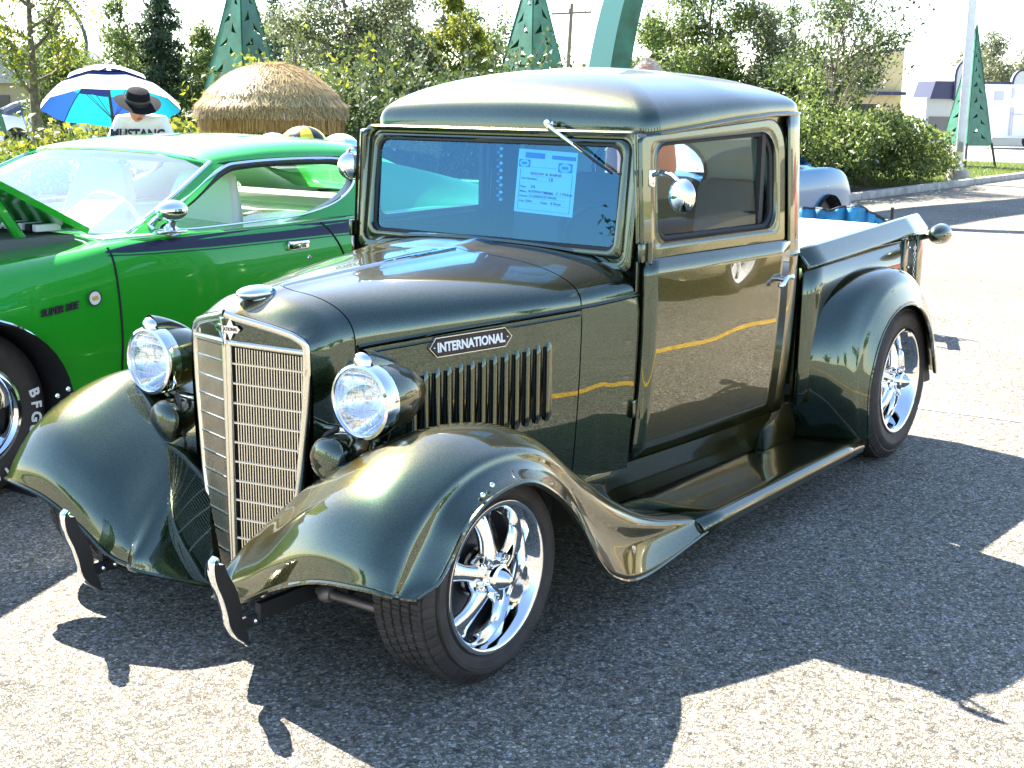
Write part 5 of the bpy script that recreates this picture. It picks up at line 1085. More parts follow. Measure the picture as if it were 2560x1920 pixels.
def shrub(name, label, loc, rx, ry, h, m, leaf=.06, n=14000, group=None, cat="shrub", stems=26, rough=.25, aspect=.5, stick=.0, lumps=34, stemmat=None):
    t = thing(name, label, cat, loc, group=group); mb = MB()
    c = []
    for k in range(lumps):
        a = random.uniform(0, 2 * PI); q = math.sqrt(random.random()); z = random.uniform(.12, .82); w = math.sqrt(max(0, 1 - ((z - .45) / .6) ** 2)); c.append((rx * q * w * math.cos(a), ry * q * w * math.sin(a), h * z))
    c = np.array(c); k1 = int(n * .75); ix = RNG.integers(0, lumps, k1); d = RNG.normal(0, 1, (k1, 3)); d /= np.linalg.norm(d, axis=1)[:, None]
    pts = c[ix] + d * (RNG.uniform(.55, 1.05, k1)[:, None]) * np.array([rx, ry, h]) * np.array([.30, .30, .20])
    tips = []
    for k in range(stems):
        a = random.uniform(0, 2 * PI); q = random.uniform(.1, .75); d2 = (math.cos(a) * rx * q * .8, math.sin(a) * ry * q * .8, h * random.uniform(.8, 1.15 + stick)); twig(mb, (math.cos(a) * rx * q * .3, math.sin(a) * ry * q * .3, 0), d2, h * random.uniform(.85, 1.12 + stick) * .62, .016, 1, tips, .35)
    tp = np.array(tips); k2 = n - k1; pts = np.concatenate([pts, tp[RNG.integers(0, len(tp), k2)] + RNG.normal(0, .055, (k2, 3))]); pts = pts[pts[:, 2] > .03]
    mb.build("stems", stemmat or M_TWIG, t, sharp=0); leaves(pts, leaf, m, "foliage", t, aspect); return t
def conifer(name, label, loc, h, rad, m, n=16000, group=None, leaf=.22, base=.08, sparse=.0):
    t = thing(name, label, "tree", loc, group=group); mb = MB(); mb.tube([(0, 0, 0), (0, 0, h)], [.2 * h / 8, .012], 8); P_ = []
    nb = int(h * 9)
    for k in range(nb):
        f = lerp(base, .985, (k / nb) ** .9); L = rad * (1 - f) ** .85 * random.uniform(.65, 1.1) + .06; a = k * 2.4 + random.uniform(-.3, .3); dz = lerp(.05, .45, f)
        pts = [(math.cos(a) * L * s, math.sin(a) * L * s, h * f + L * s * dz - L * .32 * s * s) for s in (0, .35, .7, 1)]; mb.tube(pts, [.028, .02, .012, .004], 4, cap=False); w = max(.2, L)
        m_ = max(6, int(n / nb * w / rad * 1.9)); s = RNG.uniform(.12, 1.05, m_)
        q = np.stack([np.cos(a) * L * s, np.sin(a) * L * s, h * f + L * s * dz - L * .32 * s * s], 1) + RNG.normal(0, .045 + .05 * L, (m_, 3)) * np.array([1, 1, .45]); P_.append(q)
    mb.build("trunk", M_BARK, t, sharp=0); leaves(np.concatenate(P_), leaf, m, "crown", t, .22, up=-.1); return t
L_DARK = leaf_mat("leaf_dark_green", [(.028, .055, .018), (.06, .10, .028), (.11, .16, .045)], .4)
L_MID = leaf_mat("leaf_mid_green", [(.04, .07, .02), (.08, .13, .032), (.15, .20, .055)], .45)
L_OLIVE = leaf_mat("leaf_grey_olive", [(.055, .075, .035), (.10, .125, .055), (.17, .19, .10)], .4)
L_YEL = leaf_mat("leaf_yellow_green", [(.05, .085, .012), (.11, .16, .02), (.22, .24, .03)], .45)
L_RED = leaf_mat("leaf_autumn_mixed", [(.04, .065, .02), (.09, .13, .03), (.14, .17, .035), (.13, .085, .035), (.24, .25, .06), (.25, .08, .055), (.16, .18, .05), (.24, .10, .07), (.26, .17, .08), (.09, .12, .03), (.06, .09, .025)], .4)
L_NEED = leaf_mat("spruce_needles", [(.02, .04, .022), (.04, .07, .035), (.08, .12, .06)], .25)
L_HEDGE = leaf_mat("leaf_hedge", [(.03, .065, .014), (.08, .13, .024), (.16, .21, .05)], .45)
# big hedge at the right edge of the lot
G_ = "shrubs massed behind the kerb on the right"
shrub("hedge_shrub", "dense green shrub just behind the light blue fender", (-15.4, -7.3, 0), 2.2, 1.6, 1.62, L_HEDGE, .085, 26000, G_)
shrub("hedge_shrub", "dense green shrub in the middle of the right hand hedge", (-18.6, -7.4, 0), 2.5, 1.7, 1.62, L_HEDGE, .085, 30000, G_)
shrub("hedge_shrub", "rounded green shrub ending the hedge beside the light pole", (-22.6, -7.3, 0), 3.0, 1.6, 1.42, L_HEDGE, .085, 32000, G_)
shrub("hedge_shrub", "green shrub hidden partly behind the pickup cab", (-12.6, -7.4, 0), 2.0, 1.6, 1.6, L_HEDGE, .085, 16000, G_)
# mixed autumn bushes behind the show cars
G_ = "tall bushes behind the show cars"
shrub("autumn_bush", "tall bush with reddish and yellow leaves right of the thatch parasol", (-7.0, -6.9, 0), 1.25, 1.0, 1.62, L_RED, .075, 15000, G_, stick=.15)
shrub("autumn_bush", "taller red tipped bush left of the cab roof", (-8.5, -6.8, 0), 1.3, 1.0, 1.84, L_RED, .075, 16000, G_, stick=.15)
shrub("autumn_bush", "green and red bush behind the middle of the cab roof", (-10.1, -6.8, 0), 1.4, 1.0, 1.9, L_RED, .075, 15000, G_, stick=.1)
shrub("autumn_bush", "low red tipped bush below the utility pole", (-12.3, -7.0, 0), 1.0, 1.0, 1.68, L_RED, .075, 8000, G_, stick=.1)
shrub("yellow_shrub", "yellow green leafy shrub behind the top of the thatch parasol", (-7.9, -8.3, 0), 1.0, 1.0, 1.85, L_YEL, .075, 9000, G_, stick=.1)
shrub("yellow_shrub", "yellow green shrub between thatch parasol and autumn bushes", (-9.4, -8.6, 0), 1.1, 1.0, 1.9, L_YEL, .075, 9000, G_, stick=.1)
shrub("low_shrub", "low yellow green shrub under the thatch parasol", (-6.6, -8.2, 0), 1.2, .8, 1.28, L_YEL, .08, 9000, G_)
shrub("low_shrub", "low green shrub between the two parasols", (-5.6, -8.9, 0), 1.0, .8, 1.25, L_YEL, .08, 7000, G_)
shrub("sapling", "tall spindly sapling with upright leafy shoots right of the yellow building", (-20.6, -7.1, 0), .8, .7, 2.3, L_MID, .09, 3200, None, stems=14, stick=.75, lumps=8)
# trees
G_ = "trees behind the lot"
tree("leafy_tree", "thin pale green tree at the left edge above the white car", (-12.35, -19.5, 0), 4.3, .95, L_YEL, .12, 2600, .13, .34, group=G_, clump=.30, shell=.10, nlimbs=12)
tree("leafy_tree", "round green tree behind the street lamp", (-18.6, -27.6, 0), 3.0, .85, L_MID, .13, 6500, .13, .12, group=G_)
conifer("spruce_tree", "large dark spruce behind the blue parasol", (-17.5, -22.2, 0), 4.35, 1.35, L_NEED, 13000, G_, leaf=.17)
tree("leafy_tree", "wispy tree on the left flank of the large spruce", (-16.2, -21.9, 0), 3.35, .60, L_MID, .12, 3600, .10, .15, group=G_)
tree("leafy_tree", "wide bushy tree between the spruce and the tall green cone", (-17.8, -20.6, 0), 2.95, .65, L_MID, .12, 6500, .11, .12, group=G_)
conifer("spruce_tree", "small far spruce just right of the tall green cone", (-28.4, -29.9, 0), 5.0, .75, L_NEED, 3000, G_, leaf=.2)
tree("leafy_tree", "grey green tree low behind the thatch parasol", (-24.7, -25.1, 0), 3.2, 1.0, L_OLIVE, .14, 6500, .12, .1, group=G_)
tree("silver_tree", "big grey olive tree above the thatch parasol", (-14.45, -13.45, 0), 3.75, .95, L_OLIVE, .085, 15000, .13, .18, group=G_)
tree("silver_tree", "second grey olive tree right of the biggest one", (-16.7, -13.95, 0), 3.3, .80, L_OLIVE, .085, 12000, .12, .16, group=G_)
tree("leafy_tree", "yellow green tree above the autumn bushes", (-16.3, -12.4, 0), 3.35, .45, L_YEL, .10, 3800, .08, .3, group=G_, shell=.2)
tree("leafy_tree", "dark tree top seen over the autumn bushes", (-25.0, -18.7, 0), 3.7, .55, L_DARK, .12, 2600, .09, .3, group=G_)
tree("leafy_tree", "low rounded tree right of the arch sculpture", (-25.9, -13.8, 0), 3.15, .62, L_MID, .12, 6500, .10, .15, group=G_)
tree("leafy_tree", "tall full tree right of the arch over the cab roof", (-23.9, -11.3, 0), 4.0, 1.05, L_MID, .11, 13000, .13, .2, group=G_)
tree("leafy_tree", "grey green tree touching the tall full tree", (-24.0, -9.9, 0), 3.1, .75, L_OLIVE, .11, 6500, .10, .25, group=G_)
conifer("spruce_tree", "dark conifer tip peeping between the right hand trees", (-36.5, -15.2, 0), 4.8, .8, L_NEED, 2500, G_, leaf=.2)
tree("forked_tree", "dark tree with bare upper branches and forked trunk by the yellow building", (-22.2, -7.75, 0), 3.1, .90, L_DARK, .09, 4800, .11, .42, group=G_, shell=.12, clump=.3, lean=(.02, .04))
bt = MB(); tips = []
for k in range(10): twig(bt, (random.uniform(-.1, .1), .1, 1.9), (random.uniform(-.6, .6), random.uniform(-.3, .9), 1.), 1.35, .022, 2, tips, .4)
bt.build("bare_branches", M_TWIG, bpy.data.objects.get("forked_tree"), sharp=0)
conifer("spruce_tree", "far dark spruce above the white trailer", (-86, -24.3, 0), 6.0, 1.6, L_NEED, 3500, G_, leaf=.3)
tree("leafy_tree", "far rounded olive tree above the white trailer", (-78, -21.3, 0), 4.5, 1.7, L_OLIVE, .22, 8000, .2, .1, group=G_)
for k, (x, y, h) in enumerate(((-52, -46, 5), (-60, -44, 5.2), (-47, -49, 4.8), (-40, -50, 4.4), (-66, -36, 4.4))):
    tree("far_tree", ["far tree low on the horizon behind the thatch parasol", "far tree low on the horizon behind the autumn bushes", "far tree low on the horizon right of the large spruce", "far tree low on the horizon left of the large spruce", "far tree low on the horizon behind the arch sculpture"][k], (x, y, 0), h - 1, 2.6, L_DARK, .3, 4000, .2, .1, group="far trees on the horizon", depth=1)
# trees across the lot behind the camera, seen mirrored in paint and chrome
for k in range(9):
    a = R(-42 + 22 * k); tree("mirrored_tree", "tree across the lot seen only as a reflection in the paint", (6 + 38 * math.cos(a), 6 + 36 * math.sin(a), 0), random.uniform(3.4, 5.2), 2.4, L_DARK, .4, 2200, .25, .15, group="trees reflected in the cars", depth=1)
# ------------------------------------------------------------------ green steel tree sculptures
M_STEEL = mat("green_painted_steel", (.02, .10, .055), .5, noise=.45, nscale=3.5, col2=(.035, .17, .11), bump=.1, bscale=20); M_STEELD = mat("dark_steel_leg", (.03, .03, .035), .6)
def sculpture(label, loc, h, rz, leg=.75, wb=1.15, seed=1):
    t = thing("steel_tree_sculpture", label, "sculpture", loc, rz, "green steel tree sculptures"); rr = random.Random(seed)
    H = h - leg
    for k in range(3):
        a = 2 * PI * k / 3 + R(30)
        # face k between corner k and k+1
        c0 = Vector((wb * math.cos(a), wb * math.sin(a), leg)); c1 = Vector((wb * math.cos(a + 2 * PI / 3), wb * math.sin(a + 2 * PI / 3), leg)); tp = Vector((0, 0, h)); B = (c0 + c1) / 2
        w = (c1 - c0).length; sl = (tp - B).length; X_ = (c1 - c0) / w; Y_ = (tp - B) / sl; N_ = X_.cross(Y_)
        holes = []
        v = sl * .06
        while v < sl * .90:
            half = w / 2 * (1 - v / sl); hh = min(.05 * sl, half * .55) * rr.uniform(.7, 1.1)
            for s_ in (1, -1):
                if half < .07: continue
                x0 = half * rr.uniform(.10, .16); x1 = half * rr.uniform(.55, .80); vv = v + (0 if s_ > 0 else hh * 1.3)
                holes.append([(s_ * x0, vv), (s_ * x1, vv - hh * .30), (s_ * lerp(x0, x1, .35), vv + hh * .45), (s_ * x0, vv + hh)][::s_])
            v += max(hh * 3.1, .12)
        fn = lambda u, v_, w_, B=B, X_=X_, Y_=Y_, N_=N_: B + X_ * u + Y_ * v_ + N_ * w_ - N_ * .12 * math.cos(min(1, abs(u) / (w / 2 + .001)) * PI / 2) * 0
        holed([(-w / 2, 0), (w / 2, 0), (.02, sl), (-.02, sl)], holes, M_STEEL, "steel_face", t, fn, .012)
    for k in range(3):
        a = 2 * PI * k / 3 + R(30); MB().tube([(wb * math.cos(a) * 1.22, wb * math.sin(a) * 1.22, 0), (wb * math.cos(a) * .97, wb * math.sin(a) * .97, leg + .05)], .035, 6).build("leg", M_STEELD, t)
    MB().tube([(wb * math.cos(2 * PI * k / 3 + R(30)) * 1.2, wb * math.sin(2 * PI * k / 3 + R(30)) * 1.2, .05) for k in (0, 1, 2, 0)], .03, 6).build("base_ring", M_STEELD, t)
    return t
def facing(x, y, off=0.): return math.atan2(CAM.y - y, CAM.x - x) - R(30) + off
sculpture("tall green steel tree with cut-out branches behind the thatch parasol", (-14.2, -15.8, 0), 4.15, facing(-14.2, -15.8, R(0)), seed=3)
sculpture("green steel tree rising above the autumn bushes", (-17.75, -11.8, 0), 4.20, facing(-17.75, -11.8), seed=5)
sculpture("green steel tree standing on the grass beside the white light pole", (-31.8, -8.0, 0), 3.62, facing(-31.8, -8.0), leg=.62, wb=.72, seed=8)
sculpture("green steel tree cut off by the left edge near the white car", (-14.9, -25.9, 0), 3.9, facing(-14.9, -25.9), leg=.62, wb=.9, seed=9)
# curved green arch
ar = thing("steel_arch", "huge curved green steel arch rising out of the frame behind the cab", "sculpture", (-14.6, -8.6, 0))
ux, uy = .53, .85   # across the view
Pz = []
for t in np.linspace(0, 1, 30):
    a = lerp(R(-12), R(100), t); r = 4.6; Pz.append((-(1 - math.cos(a)) * r * .55 + 1.15 , math.sin(a) * r + .9, lerp(.40, .24, t)))
bf1, bf2 = MB(), MB()
def ap_(s, z, d): return (-ux * 0 + .36 * 0 + s * -.40 + d * .5, s * .62 + d * .75, z)
G1 = []; G2 = []
for s, z, w in Pz:
    s = 1.42 - s * .9
    q = lambda ds, dd: (-(s + ds) * .50 * 1 + dd * .60, (s + ds) * .80 + dd * .55, z)
    G1.append([q(-w, -.0), q(-.05, .30)]); G2.append([q(-.05, .30), q(w * .9, .0), q(.0, -.3), q(-w, 0)])
bf1.grid(G1).build("arch_face", mat("lit_green_steel", (.22, .42, .36), .45), ar, False); bf2.grid(G2).build("arch_side", M_STEEL, ar, False)  # paler colour paints the light onto this face; the side keeps dark steel
# ------------------------------------------------------------------ poles
def pole_arm(): pass
up_ = thing("utility_pole", "far wooden utility pole with one crossarm behind the cab roof", "utility pole", (-86.5, -57.6, 0))
MB().tube([(0, 0, 0), (-.25, .3, 9.4)], [.2, .14], 8).build("pole", mat("grey_wood", (.16, .13, .11), .9), up_)
MB().tube([(-1.0 - .24, 1.3 + .25, 8.75), (.75, -1.0, 8.55)], .09, 6).build("crossarm", mat("grey_wood"), up_)
for q in (-1, -.1, .8): MB().tube([(-.24 - q * .9, .25 + q * 1.1, 8.7), (-.24 - q * .9, .25 + q * 1.1, 9.0)], .05, 6).build("insulator", mat("grey_wood"), up_)
sl = thing("street_lamp", "curved dark street lamp behind the left trees", "street lamp", (-20.8, -29.7, 0))
MB().tube(cr1([(0, 0, 0), (0, 0, 2.2), (-.04, .1, 3.2), (.15, -.35, 4.1), (.5, -.9, 4.45), (.9, -1.4, 4.55)], 5), .055, 8).build("pole", mat("dark_pole", (.05, .06, .09), .5), sl); MB().ball((1.0, -1.55, 4.5), (.28, .28, .09), 12, 8).build("lamp_head", mat("dark_pole"), sl)
lp = thing("light_pole", "square white light pole rising out of the frame beside the green steel tree", "light pole", (-25.05, -6.02, 0), R(18))
MB().box((0, 0, 4), (.17, .17, 8), b=.02).build("pole", mat("white_pole_paint", (.80, .79, .78), .5, noise=.06), lp); MB().lathe([(0, .3), (.22, .28), (.26, 0)], 20, T(0, 0, 0)).build("footing", M_CONC, lp); MB().box((0, .5, 7.9), (.3, .9, .14), b=.02).build("lamp_head", mat("dark_pole"), lp); MB().box((.088, 0, .75), (.004, .1, .2)).build("access_cover", M_CONC, lp, False)
# ------------------------------------------------------------------ buildings
def box_part(name, m, parent, c, d, b=0.): return MB().box(c, d, b=b).build(name, m, parent, False)
bl = thing("yellow_building", "yellow shop building with a sloping parapet and pink script sign", "building", (-53.5, -18.4, 0), math.atan2(.795, -.606) + R(180))
# local x runs to the left in view, y towards the camera
CREAM = mat("cream_stucco", (.46, .38, .20), .85, noise=.06); BLUER = mat("blue_metal_roof", (.018, .022, .06), .6); PALE = mat("pale_stucco", (.34, .37, .36), .8)
bl.rotation_euler = (0, 0, math.atan2(-.795, .606)) ; 
# x axis = camera right (-.606,.795) direction negative -> left ; so use its own frame
bl.rotation_euler = (0, 0, math.atan2(.795, -.606))
holed([(-3.2, 0), (.55, 0), (.55, 3.95), (-3.2, 3.3)], [[(-1.6, .5), (-.3, .5), (-.3, 1.7), (-1.6, 1.7)]], CREAM, "wall", bl, lambda u, v, w_: (u, w_, v), .3)
MB().prism([(-3.3, 3.28), (.62, 3.95), (.62, 4.12), (-3.3, 3.45)], -.35, .1, frame((0, 0, 0), (1, 0, 0), (0, 0, 1), (0, -1, 0))).build("parapet_cap", BLUER, bl, False)
box_part("window", mat("shop_glass", (.03, .04, .05), .1), bl, (-.95, .12, 1.1), (1.3, .06, 1.2)); box_part("canopy", BLUER, bl, (-1.5, -.4, 2.15), (4.2, .8, .14))
sg_ = MB().box((-.15, -.06, 3.05), (.95, .05, .75)).build("sign_board", mat("sign_black", (.02, .015, .02), .5), bl, False)
text("sign_lettering", "Dolls", .62, frame((-.15, -.10, 3.1), (1, 0, .18), (0, 0, 1), (0, -1, 0)), mat("sign_pink", (.75, .03, .10), .5), bl, .02, off=.012, shear=.2)
b2 = thing("blue_roof_shops", "low shops with dark blue roof and pale round topped gables", "building", (-53.9, -17.2, 0), math.atan2(.795, -.606))
box_part("wall", PALE, b2, (2.7, 1.2, 1.0), (4.4, 2.0, 2.0)); MB().prism([(.5, 1.95), (5.1, 1.95), (5.0, 2.7), (.7, 2.7)], -2.2, .2, frame((0, 0, 0), (1, 0, 0), (0, 0, 1), (0, -1, 0))).build("roof", BLUER, b2, False)
for gx, gw, gh in ((2.0, .50, 3.6), (4.4, .42, 3.2)):
    arc = [(gx - gw, 1.9)] + [(gx + gw * math.cos(a), gh - gw * 1.3 + gw * 1.3 * math.sin(a)) for a in np.linspace(PI, 0, 12)] + [(gx + gw, 1.9)]
    MB().prism([(p[0], p[1]) for p in arc], .0, .3, frame((0, 0, 0), (1, 0, 0), (0, 0, 1), (0, -1, 0))).build("gable", PALE, b2, False)
    MB().tube([(p[0], -.32, p[1]) for p in arc], .05, 6).build("gable_trim", BLUER, b2)
s2 = MB().box((3.4, -.5, 1.62), (1.0, .06, .62)).build("sign_board", mat("sign_blue", (.05, .16, .50), .5), b2, False); text("sign_lettering", "AUTO", .42, frame((3.4, -.54, 1.62), (1, 0, 0), (0, 0, 1), (0, -1, 0)), mat("sign_yellow", (.75, .55, .06), .5), b2, .01, off=.012)
for k in range(3): box_part("window", mat("shop_glass"), b2, (1.1 + 1.3 * k, .18, .75), (.9, .05, .9))
ho = thing("far_house", "low grey roofed house far behind the left trees", "house", (-30.5, -50, 0), math.atan2(.795, -.606))
box_part("wall", mat("tan_siding", (.35, .28, .20), .8), ho, (0, 2, 1.1), (8, 4, 2.2)); MB().prism([(-4.6, 2.1), (4.6, 2.1), (3.4, 3.6), (-3.4, 3.6)], -4.5, .5, frame((0, 0, 0), (1, 0, 0), (0, 0, 1), (0, -1, 0))).build("roof", mat("grey_shingle", (.30, .29, .28), .9, noise=.2, nscale=10), ho, False)
for k in (-2.4, 0.4, 2.6): box_part("window", mat("shop_glass"), ho, (k, -.03, 1.2), (1.0, .06, .8))
# ------------------------------------------------------------------ white box trailer and the canopy before it
tr = thing("cargo_trailer", "white enclosed cargo trailer parked beyond the road", "trailer", (-50.1, -13.1, 0), math.atan2(.795, -.606) + R(6))
TW = mat("trailer_white", (.78, .78, .80), .4, noise=.03); TB = mat("trailer_trim", (.45, .46, .52), .5)
box_part("body", TW, tr, (2.4, 1.1, 1.42), (4.8, 2.2, 2.0), .03); box_part("roof_rail", TW, tr, (2.4, 1.1, 2.45), (4.9, 2.3, .08)); 
for x in (1.05, 4.2): box_part("hinge_post", TB, tr, (x, -.02, 1.45), (.06, .05, 1.85))
door_ = box_part("rear_door", TW, tr, (2.6, -.03, 1.42), (2.9, .04, 1.8)); box_part("vent", TB, tr, (.5, -.03, 2.05), (.35, .05, .35)); box_part("latch", TB, tr, (1.3, -.05, 1.35), (.5, .04, .06))
for x in (2.05, 3.3): MB().lathe([(0, -.02), (.12, -.02), (.14, .0), (.30, .0), (.33, .04), (.33, .2), (0, .2)], 28, T(x, .0, .33, R(-90))).build("wheel", M_TYRE, tr)
cn = thing("canopy_tent", "white and lime green pop-up canopy in front of the trailer", "tent", (-38.9, -8.1, 0), math.atan2(.795, -.606) + R(10))
G = [[(x, 1.3 + y, 1.62 + .75 * (1 - max(abs(x - 1.3), abs(y)) / 1.3) ** .85 if max(abs(x - 1.3), abs(y)) < 1.3 else 1.62) for y in np.linspace(-1.3, 1.3, 13)] for x in np.linspace(0, 2.6, 13)]
MB().grid(G).build("canopy_top", mat("canopy_white", (.78, .78, .76), .8), cn, False)
MB().prism([(0, 1.62), (2.6, 1.62), (2.6, 1.25), (0, 1.40)], -.01, .01, frame((0, 0, 0), (1, 0, 0), (0, 0, 1), (0, -1, 0))).build("valance", mat("lime_fabric", (.48, .62, .05), .8), cn, False)
MB().lathe([(0, 0), (.22, 0), (.22, .01), (0, .01)], 24, T(1.1, .45, 1.95, R(125))).build("canopy_disc", mat("canopy_green_disc", (.03, .45, .05), .8), cn)
for x in (0, 2.6):
    for y in (0, 2.6): MB().tube([(x, y, 0), (x, y, 1.6)], .025, 6).build("leg", M_CHROME, cn)

# ------------------------------------------------------------------ parasols
M_STRAW = leaf_mat("straw", [(.18, .12, .04), (.45, .33, .13), (.68, .54, .27)], .35)
th = thing("thatch_parasol", "straw thatched beach parasol with a hanging fringe", "parasol", (-5.98, -6.35, 0))
Rt_, zt_, ze_ = .665, 1.84, 1.49
def tz(r, a): return zt_ - (zt_ - ze_) * (r / Rt_) ** 2.3 - .015 * math.cos(8 * a) * (r / Rt_)
MB().grid([[(r * math.cos(a), r * math.sin(a), tz(r, a) - .015) for a in np.linspace(0, 2 * PI, 48)] for r in np.linspace(0, Rt_, 8)]).build("canopy", mat("straw_base", (.34, .25, .12), .9), th)
n = 26000; r = Rt_ * np.sqrt(RNG.uniform(0.002, 1, n)); a = RNG.uniform(0, 2 * PI, n); L = RNG.uniform(.07, .20, n); z0 = zt_ - (zt_ - ze_) * (r / Rt_) ** 2.3
P0 = np.stack([r * np.cos(a), r * np.sin(a), z0 + RNG.uniform(0, .012, n)], 1); a2 = a + RNG.normal(0, .11, n); r2 = np.minimum(r + L * .8, Rt_ + .03 + RNG.uniform(0, .03, n)); z2 = np.where(r + L < Rt_, zt_ - (zt_ - ze_) * (r2 / Rt_) ** 2.1 + RNG.uniform(-.015, .04, n), ze_ - RNG.uniform(.02, .15, n))
P1 = np.stack([r2 * np.cos(a2), r2 * np.sin(a2), z2], 1); w_ = .0035; t_ = np.stack([-np.sin(a) * w_, np.cos(a) * w_, np.zeros(n)], 1)
v = np.stack([P0 - t_, P0 + t_, P1 + t_ * .5, P1 - t_ * .5], 1).reshape(-1, 3); fast_mesh("thatch", v, np.arange(4 * n).reshape(-1, 4), M_STRAW, th)["kind"] = "stuff"
n = 9000; a = RNG.uniform(0, 2 * PI, n); rr_ = Rt_ + RNG.uniform(-.05, .0, n); L = RNG.uniform(.12, .25, n); P0 = np.stack([rr_ * np.cos(a), rr_ * np.sin(a), np.full(n, ze_) + RNG.uniform(-.05, -.01, n)], 1); P1 = P0 + np.stack([RNG.normal(0, .012, n), RNG.normal(0, .012, n), -L], 1)
t_ = np.stack([-np.sin(a) * .005, np.cos(a) * .005, np.zeros(n)], 1); v = np.stack([P0 - t_, P0 + t_, P1 + t_ * .4, P1 - t_ * .4], 1).reshape(-1, 3)
M_STRAW2 = leaf_mat("fringe_straw", [(.30, .17, .035), (.50, .31, .08), (.62, .45, .16)], .5); fast_mesh("fringe", v, np.arange(4 * n).reshape(-1, 4), M_STRAW2, th)["kind"] = "stuff"
MB().tube([(0, 0, 0), (0, 0, 1.84)], .018, 10).build("pole", mat("red_brown_pole", (.22, .05, .03), .5), th)
for k in range(8): a = 2 * PI * k / 8; MB().tube([(0, 0, zt_ - .03), (Rt_ * .98 * math.cos(a), Rt_ * .98 * math.sin(a), ze_ - .03)], .006, 5).build("rib", mat("red_brown_pole"), th)
# blue and white golf umbrella, tipped away from the sun, underside to the camera
um = thing("golf_umbrella", "blue, turquoise and white vented golf umbrella tilted behind the man in the black hat", "umbrella", (-4.50, -6.85, 0))
BLU = mat("royal_blue_nylon", (.03, .10, .42), .7, trans=0); NAV = mat("navy_nylon", (.012, .02, .09), .7); TUR = mat("turquoise_nylon", (.03, .42, .50), .7); WHI = mat("white_nylon", (.72, .76, .80), .7)
def fabric(name, c):
    m = bpy.data.materials.new(name); m.use_nodes = True; t = m.node_tree; t.nodes.clear(); o = t.nodes.new("ShaderNodeOutputMaterial"); d = t.nodes.new("ShaderNodeBsdfDiffuse"); l = t.nodes.new("ShaderNodeBsdfTranslucent"); x = t.nodes.new("ShaderNodeMixShader")
    d.inputs[0].default_value = (*c, 1); l.inputs[0].default_value = (*c, 1); x.inputs[0].default_value = .5; t.links.new(d.outputs[0], x.inputs[1]); t.links.new(l.outputs[0], x.inputs[2]); t.links.new(x.outputs[0], o.inputs[0]); return m
FB, FN, FT_, FW_ = fabric("nylon_blue", (.015, .06, .26)), fabric("nylon_navy", (.008, .015, .06)), fabric("nylon_turquoise", (.01, .20, .27)), fabric("nylon_white", (.75, .78, .82))
hubp = Vector((.0, .05, 1.74)); ax = Vector((.55 * .35, .62 * .15 - .35, 1)).normalized()
# axis leans back, away from the camera at the top
vdir = Vector((CAM.x + 4.55, CAM.y + 6.75, 0)).normalized(); side_ = Vector((-vdir.y, vdir.x, 0)); ax = (Vector((0, 0, 1)) - vdir * .29 - side_ * .10).normalized()
M0 = frame(hubp, side_, ax.cross(side_), ax)
RU = .57
def ub(r, a, extra=0.): 
    s = r * RU; sag = .020 * (1 - abs(math.cos(4 * a))) * r; return M0 @ Vector((s * math.cos(a), s * math.sin(a), -.33 * r ** 2.1 + extra + sag))
for k in range(8):
    a0, a1 = 2 * PI * k / 8, 2 * PI * (k + 1) / 8
    near = k >= 4
    bands = ((0, .56, FW_), (.52, .70, FN), (.69, 1., FW_)) if near else ((0, .42, FW_ if k % 2 else FN), (.36, .62, FT_ if k % 2 else FN), (.62, 1., FB if k % 2 else FT_))
    for r0, r1, mm in bands:
        MB().grid([[tuple(ub(lerp(r0, r1, i / 4), lerp(a0, a1, j / 6), .03 if r0 == 0 else 0)) for j in range(7)] for i in range(5)]).build("umbrella_panel", mm, um)
    MB().tube([tuple(ub(r_, a0, -.006)) for r_ in np.linspace(0, 1, 8)], .004, 5).build("rib", M_RUBBER, um)
    MB().tube([tuple(ub(.5, a0, -.01)), tuple(M0 @ Vector((0, 0, -.42)))], .003, 4).build("stretcher", M_RUBBER, um)
MB().tube([tuple(M0 @ Vector((0, 0, .04))), tuple(M0 @ Vector((0, 0, -.98)))], .011, 8).build("shaft", M_RUBBER, um); MB().tube([tuple(M0 @ Vector((0, 0, -.98))), tuple(M0 @ Vector((0, 0, -1.12)))], .018, 8).build("handle", M_RUBBER, um)
# ------------------------------------------------------------------ people
SKIN = mat("skin", (.50, .24, .16), .55, noise=.08, nscale=20); 
def skin_body(name, joints, edges, m, parent, root=0, sub=2):
    me = bpy.data.meshes.new(name); me.from_pydata([j[:3] for j in joints], edges, []); o = bpy.data.objects.new(name, me); link(o, parent)
    sk = o.modifiers.new("skin", 'SKIN'); 
    for i, j in enumerate(joints): me.skin_vertices[0].data[i].radius = (j[3], j[4] if len(j) > 4 else j[3])
    me.skin_vertices[0].data[root].use_root = True; sb_ = o.modifiers.new("sub", 'SUBSURF'); sb_.levels = sub; sb_.render_levels = sub
    dg = bpy.context.evaluated_depsgraph_get(); nm = bpy.data.meshes.new_from_object(o.evaluated_get(dg)); o.modifiers.clear(); o.data = nm; nm.materials.clear(); nm.materials.append(m)
    nm.polygons.foreach_set("use_smooth", [True] * len(nm.polygons)); return o
